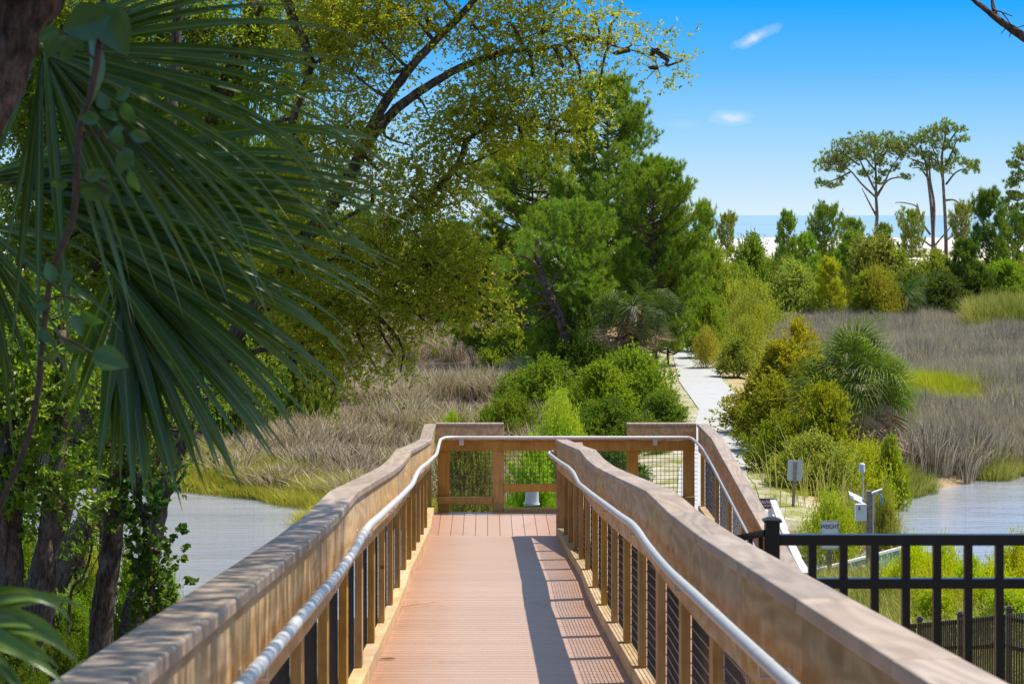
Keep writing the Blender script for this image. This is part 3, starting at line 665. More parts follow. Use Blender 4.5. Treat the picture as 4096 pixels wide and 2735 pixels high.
# green timber headwall at the creek
hw = thing('headwall', 'faded green timber wing wall slanting down into the creek', 'retaining wall')
A_ = W(800, 575, 49.2); C_ = W(905, 547.5, 52.6)
nb = 7
for k in range(nb):   # vertical boards
    t0, t1 = k / nb, (k + 1) / nb - .006
    P0 = A_ + (C_ - A_) * t0; P1 = A_ + (C_ - A_) * t1; off = .012 * (k % 2)
    b_ = B().hexa([(P0[0], P0[1] - off, -.8), (P1[0], P1[1] - off, -.8), (P1[0], P1[1] + .06, -.8), (P0[0], P0[1] + .06, -.8), (P0[0], P0[1] - off, P0[2]), (P1[0], P1[1] - off, P1[2]), (P1[0], P1[1] + .06, P1[2]), (P0[0], P0[1] + .06, P0[2])])
    obj('board', b_.mesh('board', M['green']), hw)
b_ = B().hexa([(A_[0], A_[1] - .06, A_[2] + .003), (C_[0], C_[1] - .06, C_[2] + .003), (C_[0], C_[1] + .10, C_[2] + .003), (A_[0], A_[1] + .10, A_[2] + .003), (A_[0], A_[1] - .06, A_[2] + .05), (C_[0], C_[1] - .06, C_[2] + .05), (C_[0], C_[1] + .10, C_[2] + .05), (A_[0], A_[1] + .10, A_[2] + .05)])
obj('cap_board', b_.mesh('cap_board', M['palewood']), hw)
P0 = A_ + (C_ - A_) * .60; bx('post', M['oldwood'], hw, P0[0] - .13, P0[0] + .13, P0[1] - .35, P0[1] - .06, -.9, P0[2] - .12, .02)
# white canister seen under the viewing bay
p = W(532, 497, 40)
cn = thing('light_fixture', 'white cylindrical fixture with a domed lid standing below the landing', 'light', (p[0], p[1], p[2]))
prof = [(0, .115), (.02, .118), (.22, .112), (.24, .118), (.30, .118), (.325, .105), (.335, .03)]
obj('body', B().tube([(0, 0, z - .10) for z, r in prof[:4]], [r for z, r in prof[:4]], 20).mesh('body', M['white'], True), cn)
obj('lid', B().tube([(0, 0, z - .098) for z, r in prof[3:]], [r for z, r in prof[3:]], 20).mesh('lid', M['white'], True), cn)
obj('base_plate', B().box(-.13, .13, -.13, .13, -.125, -.102).mesh('base_plate', M['palewood']), cn)
obj('post', B().box(-.05, .05, -.05, .05, float(ground(p[0], p[1])) - p[2] - .2, -.126).mesh('post', M['oldwood']), cn)
# dry leaves and a twig lying on the deck
lm = simple('dry_leaf', (.36, .22, .12), .8, 0, .2)
for i, (px, py, L_) in enumerate([(386, 659, .13), (344, 651.5, .05), (408, 594, .04), (372, 568, .03), (344, 497, .05), (430, 528.5, .035), (585, 585.5, .06), (421, 541, .025)]):
    Y = 26
    for _ in range(60): Y = Y - .5 * (Y - (H - float(deckz(Y))) * F / (py - CY)) if py > 528.6 else 26.6
    xx = (px - CX) / F * Y; zz = float(deckz(Y)) + .006
    V = [(-.5, 0, 0), (-.2, .16, .1), (.2, .2, .14), (.5, 0, .03), (.2, -.18, .12), (-.2, -.15, .07), (0, 0, 0)]
    o = obj('dry_leaf', mesh('dry_leaf', np.array(V) * (L_, L_, L_ * .8), [np.array([(6, 0, 5), (6, 1, 0), (6, 2, 1), (6, 3, 2), (6, 4, 3), (6, 5, 4)])], lm), None, (xx, Y, zz), (0, 0, i * 1.3))
    tag(o, ['large curled dry leaf by the left kick board near the bottom', 'dry leaf lying by the left kick board at the bottom', 'dry leaf halfway up the left of the deck', 'tiny dry leaf in the sunny left half of the deck', 'dry leaf by the left railing', 'dry leaf at the edge of the landing', 'dry leaf at the foot of the middle railing', 'small dry leaf by the left railing near the landing'][i], 'leaf')
a = np.array([(440 - CX) / F * 18.6 - .38, 17.4, float(deckz(17.4)) + .012])
tg = obj('fallen_twig', B().tube(curve([a, a + (.08, .02, .004), a + (.15, .08, .0), a + (.26, .12, .01), a + (.36, .26, 0)], 16), [.007] * 5 + [.004] * 12 if False else .005, 5).mesh('fallen_twig', simple('dry_twig', (.5, .38, .22), .8)))
tag(tg, 'pale dry twig lying on the deck by the left railing', 'twig')
# ---------------------------------------------------------------- vegetation builders
def unit(v): return v / (np.linalg.norm(v, axis=-1, keepdims=True) + 1e-9)
def leaves(P, D, N, L, Wd, fold=.25, six=False):
    """one folded leaf per row: base P, axis D, face normal N"""
    n = len(P); S = unit(np.cross(D, N)); N = unit(np.cross(S, D)); L = np.broadcast_to(L, (n,))[:, None]; Wd = np.broadcast_to(Wd, (n,))[:, None]
    a = P; c = P + D * L - N * L * .08
    b = P + D * L * .45 + S * Wd / 2 + N * Wd * fold; d = P + D * L * .45 - S * Wd / 2 + N * Wd * fold
    V = np.stack([a, b, c, d], 1).reshape(-1, 3); i = np.arange(n)[:, None] * 4
    T = np.concatenate([i + [0, 2, 1], i + [0, 3, 2]], 0)
    return V, T
def twig_leaves(r, P, D, nl, tl, L, Wd, spread=.9, up=.5):
    """P,D twig base and direction; nl leaves spread over a twig of length tl"""
    n = len(P); P = np.repeat(P, nl, 0); D = np.repeat(D, nl, 0); m = n * nl
    t = r.random(m)[:, None]
    base = P + D * t * tl + r.normal(0, .02 * tl, (m, 3))
    d = unit(D * (.4 + .5 * t) + r.normal(0, spread * .55, (m, 3)))
    nn = unit(r.normal(0, .6, (m, 3)) + np.array([0, 0, up]))
    return leaves(base, d, nn, L * (.6 + .7 * r.random(m)), Wd * (.7 + .5 * r.random(m)))
def leafmesh(name, parts, mat):
    V = []; T = []; n = 0
    for v, t in parts: V.append(v); T.append(t + n); n += len(v)
    return mesh(name, np.vstack(V), [np.vstack(T)], mat)
def shrub_proto(name, seed, nl=13, ntw=1700, leaf=.05, wl=.022, tall=1.0, airy=0., mat=None, stems=7, tuft=False):
    """unit shrub: radius ~1, height ~tall, foot at the origin"""
    r = np.random.default_rng(seed)
    lob = []
    for k in range(nl * 3 + 6):
        th = r.random() * 2 * PI; ph = r.random() ** .8
        rad = .8 * math.sqrt(max(0, 1 - ph ** 2)) * (.45 + .7 * r.random())
        lob.append((rad * math.cos(th), rad * math.sin(th), tall * (.08 + .74 * ph) * (.62 + .48 * r.random()), .10 + .19 * r.random()))
    lob = np.array(lob); k = r.integers(0, len(lob), ntw)
    d = unit(r.normal(0, 1, (ntw, 3)) + [0, 0, .35])
    rr = (.55 + .5 * r.random(ntw) + .9 * (r.random(ntw) < .16) * r.random(ntw))[:, None] if not airy else (.35 + 1.15 * r.random(ntw))[:, None]
    P = lob[k, :3] + d * rr * lob[k, 3:4]; P[:, 2] = np.maximum(P[:, 2], .03)
    D = unit(d + [0, 0, .5])
    v, t = twig_leaves(r, P, D, 10, .13, leaf, wl, .9, .35)
    crown = leafmesh(name + '_foliage', [(v, t)], mat or M['shrubleaf'])
    b = B()
    for q in lob[:stems + 6]:
        b.tube(curve([(q[0] * .08, q[1] * .08, -.03), (q[0] * .35, q[1] * .35, q[2] * .45), tuple(q[:3])], 7), np.linspace(.022, .005, 7)[:len(curve([(0, 0, 0), (0, 0, 1), (0, 0, 2)], 7))] if False else .012, 4, cap=False)
    for q in lob[::3]:   # bare shoots standing out of the leaves
        e_ = q[:3] * (1.18 + .2 * r.random()) + r.normal(0, .06, 3); b.tube([q[:3], (q[:3] + e_) / 2 + r.normal(0, .02, 3), e_], [.007, .005, .003], 3, cap=False)
    return crown, b.mesh(name + '_stem', M['twig'])
def needles(r, P, D, n, L, Wd, spread=.75):
    m = len(P) * n; Pn = np.repeat(P, n, 0); Dn = np.repeat(D, n, 0)
    d = unit(Dn + r.normal(0, spread, (m, 3))); s = unit(np.cross(d, r.normal(0, 1, (m, 3))))
    base = Pn + r.normal(0, .03, (m, 3)) - Dn * (r.random(m)[:, None] * .35 * L); Lr = (L * (.65 + .5 * r.random(m)))[:, None]
    V = np.stack([base - s * Wd * .5, base + s * Wd * .5, base + d * Lr], 1).reshape(-1, 3)
    return V, np.arange(m * 3).reshape(-1, 3)
def pine_proto(name, seed, h=14., base=.15, R=4.5, nb=70, shape='cone', tuftn=22, nl=.26, nw=.014, lean=0, trunk_r=.2):
    r = np.random.default_rng(seed); b = B()
    tp = curve([(0, 0, -.3), (lean * .3 + r.normal(0, .1), r.normal(0, .1), h * .35), (lean * .7, r.normal(0, .15), h * .7), (lean, 0, h)], 16)
    b.tube(tp, np.linspace(trunk_r, .02, len(tp)), 8, rough=.04); TP = []; TD = []
    for k in range(nb):
        u = base + (1 - base) * (k + r.random()) / nb; i = u * (len(tp) - 1); i0 = int(min(i, len(tp) - 2)); o = tp[i0] + (tp[i0 + 1] - tp[i0]) * (i - i0)
        v = (u - base) / (1 - base)
        prof = {'cone': (1 - v) ** .58 * (.55 + .45 * min(1, v * 5 + .4)), 'round': math.sqrt(max(0, 1 - (2 * v - .9) ** 2 * .8)) * (1 - v ** 6), 'flat': .35 + .75 * v if v < .75 else 1.0 - (v - .75) * 2.2}[shape]
        L = R * prof * (.5 + .6 * r.random()) + .3
        th = k * 2.4 + r.normal(0, .4); up = .15 + .45 * v + r.normal(0, .12)
        d = np.array([math.cos(th), math.sin(th), up]); e = o + d * L * .92 + np.array([0, 0, .12 * L]); mid = o + d * L * .5 + [0, 0, -.04 * L] + r.normal(0, .05 * L, 3)
        cp = curve([o, mid, e], 8); b.tube(cp, np.linspace(.02 + .012 * L, .012, len(cp)), 5, cap=False)
        ns = max(4, int(L * 4.4))
        for s in range(ns):
            t = .3 + .7 * (s + r.random()) / ns; j = t * (len(cp) - 1); j0 = int(min(j, len(cp) - 2)); q = cp[j0] + (cp[j0 + 1] - cp[j0]) * (j - j0)
            sd = unit(unit(d) * .6 + np.array([-d[1], d[0], 0]) * (1 if s % 2 else -1) * (.7 + .3 * r.random()) + [0, 0, .35 + r.normal(0, .2)])
            sl = (.35 + .55 * r.random()) * (1.25 - t * .6) * min(1, L * .6)
            q2 = q + sd * sl; b.tube([q, q2], [.011, .006], 3, cap=False)
            for w_ in range(4):
                o3 = r.normal(0, .10, 3) + [0, 0, .08]; TP.append(q2 + o3); TD.append(unit(sd * .5 + o3 * 5 + [0, 0, .7]))
        for w_ in range(4): TP.append(e + r.normal(0, .12, 3)); TD.append(unit(d + [0, 0, .8]))
    TP.append(tp[-1] + [0, 0, .05]); TD.append(np.array([0, 0, 1.]))
    V, T = needles(r, np.array(TP), np.array(TD), tuftn, nl, nw)
    return mesh(name + '_crown', V, [T], M['needle']), b.mesh(name + '_trunk', M['pinebark'], True)
def fan(r, n=34, R=.95, spread=150, w=.045, droop=.35, stiff=.5, segs=6, vee=.32):
    """fan palm blade in its own frame: hub at origin, axis +x, face +z"""
    V = []; Q = []; UV = []; k0 = 0
    for k in range(n):
        a = math.radians(-spread + 2 * spread * k / (n - 1)) ; L = R * (1 - .25 * abs(a / math.radians(spread)) ** 2) * (.93 + .14 * r.random())
        a += r.normal(0, .03); d = unit(np.array([math.cos(a), math.sin(a), .05 + vee * abs(math.sin(a)) + r.normal(0, .05)])); s = np.array([-math.sin(a), math.cos(a), 0])
        for j in range(segs + 1):
            t = j / segs; c = d * L * t + np.array([0, 0, -1]) * droop * L * max(0, t - stiff) ** 2 * 2.2
            ww = w * (.15 + 1.7 * t) if t < .5 else w * max(0, 1 - ((t - .5) / .5) ** 1.6)
            V += [c - s * ww / 2 + [0, 0, .3 * ww], c, c + s * ww / 2 + [0, 0, .3 * ww]]; UV += [(0, t), (.5, t), (1, t)]
            if j:
                b_ = k0 + j * 3; Q += [(b_ - 3, b_ - 2, b_ + 1, b_), (b_ - 2, b_ - 1, b_ + 2, b_ + 1)]
        k0 += (segs + 1) * 3
    return np.array(V), np.array(Q), np.array(UV)
def orient(V, d, up):
    d = unit(np.array(d, float)); s = unit(np.cross(up, d)); u = np.cross(d, s)
    return V[:, :1] * d + V[:, 1:2] * s + V[:, 2:3] * u
def placeplant(name, label, cat, crown, stem, x, y, s, sz=None, rot=None, color=(.06, .11, .02), z=None, group=None, cname='foliage', sname='stem', tilt=0):
    z = float(ground(x, y)) if z is None else z; color = needlecolor(color) if 'pine' in name else leafcolor(color)
    z = max(z, -.25)
    o = thing(name, label, cat, (x, y, z), 0, group); o.rotation_euler = (0, tilt, rng.random() * 6.28 if rot is None else rot)
    o.scale = (s, s, sz if sz else s)
    obj(cname, crown, o, color=color); obj(sname, stem, o, color=color)
    return o
def hrange(px0, px1, ytop, ybase=None, Y=None):
    """foot x, radius and height from picture extents at depth Y (used once, to measure)"""
    x = ((px0 + px1) / 2 - CX) / F * Y; rad = (px1 - px0) / 2 / F * Y
    zt = H - (ytop - CY) / F * Y
    return x, rad, zt
SH = [shrub_proto('myrtle', 1, ntw=2900, leaf=.046, wl=.026), shrub_proto('bayberry', 2, ntw=2900, leaf=.052, wl=.028, nl=18), shrub_proto('yaupon', 3, ntw=2600, leaf=.04, wl=.026, nl=9)]
TAL = [shrub_proto('tall_myrtle', 6, ntw=3600, leaf=.052, wl=.03, tall=1.9, nl=20), shrub_proto('tall_bayberry', 7, ntw=3600, leaf=.056, wl=.03, tall=1.9, nl=24)]
AIR = [shrub_proto('groundsel', 4, ntw=3000, leaf=.042, wl=.020, airy=1, mat=M['blossom'], stems=12), shrub_proto('false_willow', 5, ntw=2600, leaf=.042, wl=.018, airy=1, mat=M['blossom'], stems=14, nl=16)]
PN = [pine_proto('slash_pine', 21, 14.5, .06, 5.0, 150, 'cone', 20, .27, .034), pine_proto('sand_pine', 22, 11, .08, 4.4, 130, 'round', 20, .27, .034), pine_proto('young_pine', 23, 6, .10, 2.1, 60, 'cone', 22, .28, .032, trunk_r=.09),
      pine_proto('tall_pine', 24, 7, .40, 2.6, 56, 'round', 20, .28, .032, lean=.5, trunk_r=.11)]
def needlecolor(c): return (min(.5, c[0] * 2.5), min(.5, c[1] * 1.85), c[2] * 1.1)
def leafcolor(c): return (min(.5, c[0] * 1.72), min(.55, c[1] * 1.66), c[2] * 1.0)
nplant = [0]
def shrub(label, cat, kind, px0, px1, ytop, Y, color, zs=None, name='shrub', group=None, up=1.0):
    x, rad, zt = hrange(px0, px1, ytop, Y=Y); gz = max(float(ground(x, Y)), -.2); h = zt - gz
    pr = (SH + AIR)[kind]
    if kind < 3 and h > rad * 1.45: pr = TAL[kind % 2]; h /= 1.9
    return placeplant(name, label, cat, pr[0], pr[1], x, Y, rad * 1.08, h * 1.10 * up, color=color, group=group)
def pine(label, k, px, ytop, Y, color, hw=None, name='pine_tree', rot=None, group=None, zbase=None):
    hh = [14.5, 11, 6, 7][k]; rr = [5.0, 4.4, 2.1, 2.6][k]
    x = (px - CX) / F * Y; zt = H - (ytop - CY) / F * Y; g = max(float(ground(x, Y)), 0) if zbase is None else zbase
    s = (zt - g) / hh; sx = s if hw is None else (hw / F * Y) / rr
    return placeplant(name, label, 'pine tree', PN[k][0], PN[k][1], x, Y, sx, s, color=color, cname='crown', sname='trunk', z=g, rot=rot, group=group)
G1 = (.075, .155, .018); G2 = (.045, .10, .015); G3 = (.10, .15, .02); OL = (.13, .15, .045); YG = (.20, .22, .02); GY = (.15, .16, .06); LG = (.11, .22, .015); DK = (.03, .06, .012)
# --- central pines
pine('tallest dense pine in the middle, its top highest against the sky', 0, 606, 84, 122, (.07, .145, .014), 92, rot=.4)
pine('broad pine just left of the tallest one, paler and lower', 1, 530, 146, 128, (.10, .18, .018), 78, rot=2.0)
pine('bushy pine on the right shoulder of the middle group', 1, 655, 165, 116, (.07, .15, .014), 62, rot=4.0)
pine('light green pine low on the right side of the middle group', 1, 668, 226, 117, (.085, .17, .02), 32, rot=1.0)
pine('pine filling the gap low between the two middle pines', 1, 575, 205, 112, (.075, .165, .02), 55, rot=5.2)
pine('small pine at the left foot of the middle group', 2, 487, 245, 128, (.09, .17, .025), 40)
pine('dark pine behind the oak boughs at the edge of the left marsh', 1, 450, 225, 150, (.05, .11, .018), 55)
pine('pine at the back of the left marsh, mostly behind the oak', 1, 350, 215, 168, (.05, .11, .018), 70)
pine('pine at the back of the left marsh near the trunks', 1, 220, 200, 175, (.05, .11, .018), 80)
# leaning bare-limbed pine in the gap
lp = thing('leaning_pine', 'leaning dark-trunked pine with bare side branches left of the cabbage palm', 'pine tree', tuple(W(566, 345, 110)))
b = B(); o0 = W(566, 345, 110)
def rel(px, py, Y=110): return W(px, py, Y) - o0
b.tube(curve([rel(568, 350), rel(562, 322), (rel(553, 303)), rel(544, 280), rel(537, 258), rel(538, 236)], 22), np.linspace(.28, .09, 21), 8, rough=.05)
for pts in [[(560, 318), (548, 313), (530, 312), (508, 311)], [(553, 300), (538, 292), (520, 285), (500, 282)], [(546, 285), (530, 275), (515, 270), (500, 262)], [(540, 268), (528, 258), (510, 255), (500, 268)], [(538, 262), (548, 248), (560, 240)], [(553, 303), (535, 305), (515, 318)], [(548, 290), (560, 270), (572, 262)], [(556, 308), (540, 320), (525, 330)]]:
    cv = curve([rel(px, py, 110 + (i - 1) * .5) for i, (px, py) in enumerate(pts)], 12); b.tube(cv, np.linspace(.09, .03, len(cv)), 5, cap=False)
obj('trunk', b.mesh('trunk', M['bark'], True), lp)
r = np.random.default_rng(8); TP = []
for (px, py, rx, ry, n) in [(535, 245, 28, 14, 70), (508, 262, 16, 10, 40), (560, 250, 18, 14, 45), (500, 290, 14, 10, 26), (515, 320, 18, 8, 26), (575, 280, 18, 22, 60)]:
    for _ in range(n): TP.append(rel(px + r.normal(0, rx * .5), py + r.normal(0, ry * .5), 110 + r.normal(0, 1)))
TP = np.array(TP); TD = unit(r.normal(0, .5, TP.shape) + [0, 0, 1])
V, T = needles(r, TP, TD, 24, .32, .022); obj('crown', mesh('crown', V, [T], M['needle']), lp, color=leafcolor((.08, .16, .02)))
# --- background pines to the right of the path
for (lab, k, px, yt, Y, col, hw) in [
    ('young pine with forked top beside the right shoulder of the middle group', 2, 704, 210, 150, (.10, .19, .02), 22),
    ('thin young pine standing against the sea, left of the beach', 3, 728, 218, 230, (.10, .15, .03), 12),
    ('rounded young pine against the bright sand', 2, 787, 217, 200, (.065, .15, .02), 19),
    ('crooked young pine with two tufted tops, next right of the rounded one', 3, 827, 211, 190, (.07, .14, .02), 20),
    ('low pine in front of the first tall pine, left side', 3, 852, 223, 215, (.08, .15, .02), 18),
    ('low dark pine just behind the foot of the first tall pine', 2, 884, 228, 225, (.06, .13, .02), 18),
    ('small open pine against the sea left of the double-trunked pine', 3, 913, 215, 230, (.09, .15, .03), 18),
    ('olive small pine right of the double-trunked pine', 3, 963, 208, 240, (.12, .16, .04), 14),
    ('tall dark young pine with a candle top at the right side', 2, 989, 198, 172, (.04, .10, .016), 34),
    ('dark pine thicket tree under the candle-topped pine', 2, 965, 245, 168, (.035, .085, .014), 30),
    ('dark full pine by the right frame edge', 1, 1016, 215, 185, (.045, .11, .02), 26),
    ('bright yellow-green young pine above the marsh', 2, 829, 262, 163, (.20, .30, .012), 21),
    ('bright green low pine beside the yellow-green one', 2, 868, 276, 164, (.13, .23, .015), 24),
    ('mid green pine behind the yellow-green one', 2, 806, 238, 178, (.09, .20, .02), 22),
    ('green pine in the middle of the scrub', 2, 851, 238, 182, (.08, .17, .02), 24),
]:
    pine(lab, k, px, yt, Y, col, hw * .82)
# --- tall slash pines against the sky, limbs by hand
def tallpine(label, Y, trunks, limbs, blobs, col, seed, trunk_w=1.0):
    r = np.random.default_rng(seed); t0 = trunks[0][0]; base = W(t0[0], t0[1], Y); base[2] = float(ground(base[0], Y))
    o = thing('tall_pine', label, 'pine tree', tuple(base)); b = B()
    def R(px, py, dy=0): return W(px, py, Y + dy) - base
    for tk in trunks:
        pts = [np.array([R(tk[0][0], tk[0][1])[0], 0, 0])] + [R(px, py) for px, py in tk[0:]] if tk[0][1] > 225 else [R(px, py) for px, py in tk]
        cv = curve(pts, 20); b.tube(cv, np.linspace(.27 * trunk_w, .09, len(cv)), 8)
    for lb in limbs:
        dd = r.normal(0, .9); cv = curve([R(px, py, dd * i) for i, (px, py) in enumerate(lb)], 14); b.tube(cv, np.linspace(.15, .045, len(cv)), 5, cap=False)
    TP = []
    for (px, py, rx, ry) in blobs:
        n = int(rx * ry * .8) + 8
        c0 = R(px, py + ry, r.normal(0, 1))
        for _ in range(n):
            q = R(px + np.clip(r.normal(0, rx * .5), -rx, rx), py + np.clip(r.normal(0, ry * .5), -ry, ry), r.normal(0, rx * .09)); TP.append(q)
            if r.random() < .3: b.tube([c0, q], [.03, .02], 3, cap=False)
    TP = np.array(TP); TD = unit(r.normal(0, .5, TP.shape) + [0, 0, .9])
    V, T = needles(r, TP, TD, 18, .42, .07, .8)
    obj('trunk', b.mesh('trunk', M['pinebark'], True), o); obj('crown', mesh('crown', V, [T], M['needle']), o, color=leafcolor(col)); return o
tallpine('first tall pine against the sky, wide umbrella crown on one forking trunk', 300, [[(876, 234), (877, 215), (876, 195), (876, 178), (875, 160), (874, 146)]],
    [[(876, 197), (862, 184), (850, 170), (838, 165), (826, 163)], [(875, 190), (866, 172), (860, 160), (858, 148), (852, 140)], [(877, 196), (884, 184), (890, 170), (898, 158), (904, 148)], [(850, 172), (838, 178), (822, 184)], [(877, 194), (888, 180), (900, 177), (910, 176)],
     [(875, 170), (866, 158), (862, 146)], [(876, 165), (886, 152), (888, 142)], [(860, 165), (845, 155), (838, 146)], [(876, 215), (868, 200), (862, 188)]],
    [(868, 138, 20, 7), (890, 140, 14, 8), (848, 146, 16, 8), (880, 148, 16, 7), (836, 155, 15, 8), (862, 153, 16, 7), (826, 163, 13, 8), (845, 160, 12, 6), (880, 160, 11, 6), (898, 147, 10, 7), (829, 184, 13, 3.5), (820, 181, 5, 3), (842, 178, 5, 2.5), (865, 172, 8, 5), (884, 172, 7, 4), (878, 180, 6, 4), (906, 176, 8, 3), (895, 166, 6, 4), (840, 168, 9, 4)], (.085, .12, .03), 31)
tallpine('double-trunked tall pine beside the first, crown highest on the right', 300, [[(934, 254), (933, 235), (931, 205), (928, 180), (925, 160), (920, 145)], [(946, 243), (945, 215), (943, 180), (942, 155), (945, 138), (946, 124)], [(933, 236), (934, 205), (930, 178), (929, 150)]],
    [[(943, 180), (938, 160), (932, 146), (930, 134)], [(946, 184), (956, 172), (966, 168), (976, 164)], [(945, 166), (951, 154), (956, 142), (964, 136)], [(944, 150), (956, 132), (966, 126)], [(928, 165), (915, 160), (907, 157)], [(925, 160), (915, 146), (908, 134)], [(945, 200), (955, 200), (963, 208), (973, 214)], [(962, 207), (967, 211)],
     [(930, 234), (922, 222), (918, 208), (912, 204), (900, 202), (895, 203)], [(918, 208), (917, 203)], [(933, 247), (920, 238), (912, 236)], [(946, 240), (955, 234), (966, 230)], [(934, 246), (946, 232), (958, 218)], [(928, 178), (920, 168), (912, 168)], [(943, 170), (935, 160), (929, 155)]],
    [(946, 126, 11, 8), (932, 131, 13, 7), (922, 136, 10, 6), (914, 141, 10, 6), (905, 147, 10, 6), (915, 152, 10, 5), (936, 142, 12, 6), (960, 129, 8, 3.5), (963, 138, 8, 3.5), (950, 144, 8, 5), (930, 154, 10, 6), (902, 156, 6, 3.5), (915, 163, 6, 3), (934, 164, 8, 5), (950, 160, 9, 5), (944, 168, 10, 5), (962, 160, 8, 4), (970, 165, 8, 4), (976, 162, 5, 4), (976, 170, 4, 2.5), (966, 171, 4, 2), (955, 152, 4, 4), (925, 167, 6, 3)], (.085, .125, .03), 32)
tallpine('tall pine cut by the right frame edge', 250, [[(1032, 245), (1030, 200), (1026, 165), (1028, 140)]],
    [[(1030, 200), (1018, 192), (1008, 190)], [(1028, 175), (1016, 166), (1008, 164)], [(1028, 215), (1015, 212), (1005, 208)]],
    [(1022, 152, 10, 9), (1014, 163, 9, 5), (1022, 175, 10, 6), (1012, 182, 9, 5), (1018, 196, 9, 5), (1010, 193, 7, 3), (1006, 200, 6, 4), (1012, 209, 9, 4), (1024, 205, 8, 5), (1026, 225, 12, 9)], (.06, .10, .03), 33, .8)
# --- shrubs, from far to near
far_cols = [OL, GY, (.13, .17, .03), (.16, .17, .05), (.10, .15, .03), (.15, .15, .07)]
rr_ = np.random.default_rng(77)
WH = [(430, 'behind the oak boughs at the back of the left marsh'), (560, 'behind the left side of the middle pines'), (690, 'behind the middle pines'), (725, 'beside the right shoulder of the middle pines'), (760, 'below the bare sand left of the rounded young pine'), (800, 'around the rounded young pine'),
      (835, 'around the crooked two-topped young pine'), (865, 'left of the foot of the first tall pine'), (895, 'right of the foot of the first tall pine'), (925, 'left of the double-trunked pine'), (955, 'under the double-trunked pine'), (990, 'left of the candle-topped pine'), (1100, 'near the right frame edge')]
def scrublabel(px, col, hw, back):
    tone = 'golden' if col[0] > col[1] * 1.02 else 'bright green' if col[1] > .155 and col[2] < .04 else 'greyish' if col[2] > .055 else 'dark olive' if col[1] < .13 else 'olive'
    return ('broad ' if hw > 21 else 'narrow ' if hw < 17 else 'middling ' ) + tone + (' scrub bush ' if back else ' marsh-edge bush ') + next(w_ for q, w_ in WH if px < q)
SC = 'scrub bushes between the marsh and the beach'
for i in range(72):
    px = (690 + (i * 37.7) % 350) if i < 46 else (200 + (i * 61.7) % 500); Y = 200 + (i * 61.3) % 190
    top = (258 if px > 690 else 238) + abs(rr_.normal(0, 4)) + (392 - Y) / 192 * 6
    if px < 780 and Y > 300 and top < 246: top = 247
    hw_ = 15 + rr_.random() * 8; col_ = tuple(np.array(far_cols[i % 6]) * (.85 + .3 * rr_.random()))
    s = shrub(scrublabel(px, col_, hw_, True), 'bush', i % 3, px - hw_, px + hw_, top, Y, col_, group=SC)
for (lab, k, a, b_, yt, Y, col) in [
    ('big dull olive bush with a grey cast, left of the double-trunked pine', 1, 838, 918, 236, 176, (.14, .15, .055)),
    ('rounded yellow-olive bush right of the double-trunked pine', 0, 908, 962, 254, 175, (.15, .18, .035)),
    ('pale sage bush above the marsh edge, left of the bright young pine', 2, 760, 826, 264, 165, (.17, .21, .08)),
    ('dark scrub bush at the base of the bright young pine', 0, 800, 860, 285, 168, (.06, .09, .03)),
    ('olive bush with orange tips above the marsh', 4, 845, 905, 272, 164, (.17, .16, .04)),
    ('dull green bush in front of the dark pines', 1, 885, 945, 268, 172, (.10, .13, .04)),
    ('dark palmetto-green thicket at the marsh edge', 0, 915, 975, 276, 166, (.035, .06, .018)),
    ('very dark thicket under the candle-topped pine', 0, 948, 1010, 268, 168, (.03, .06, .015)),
    ('olive bush at the right frame edge behind the reeds', 1, 1000, 1050, 262, 175, (.14, .17, .04)),
    ('dark olive bush left of the pale sage bush', 0, 722, 778, 238, 185, (.10, .15, .03)),
    ('brownish bush in the dip before the sand', 1, 735, 772, 246, 260, (.12, .11, .05)),
    ('pale yellow-green bush on the far bend of the path', 0, 690, 745, 255, 160, (.17, .20, .045)),
    ('light olive bush right of the path bend', 4, 712, 790, 285, 150, (.16, .19, .055)),
    ('soft feathery bush beside the path', 4, 718, 778, 300, 135, (.16, .18, .06)),
    ('dark-hearted bush where the path disappears', 0, 682, 728, 292, 128, (.10, .16, .025)),
    ('yellowish bush in front of the path bend', 0, 686, 730, 302, 122, (.13, .18, .03)),
    ('grey-green low bush along the right verge', 4, 722, 772, 320, 118, (.20, .22, .07)),
    ('low bush at the verge above the palmetto clump', 0, 715, 760, 338, 108, (.15, .17, .05)),
    ('small dry bush on the verge', 4, 690, 722, 330, 114, (.24, .22, .07)),
]:
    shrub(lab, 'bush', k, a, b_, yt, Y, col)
EM = 'bushes along the far edge of the right marsh'
for i in range(34):
    px = 742 + (i * 43.3) % 290; Y = 166 + (i * 17.9) % 42; top = 271 + rr_.normal(0, 8) - (Y - 166) * .25; hw_ = 15 + rr_.random() * 14
    col_ = tuple(np.array(far_cols[(i * 5 + i // 6) % 6]) * (.75 + .5 * rr_.random()) * (.9, 1.1, .8)); shrub(scrublabel(px, col_, hw_, False), 'bush', (i * 2) % 3, px - hw_, px + hw_, top, Y, col_, group=EM)
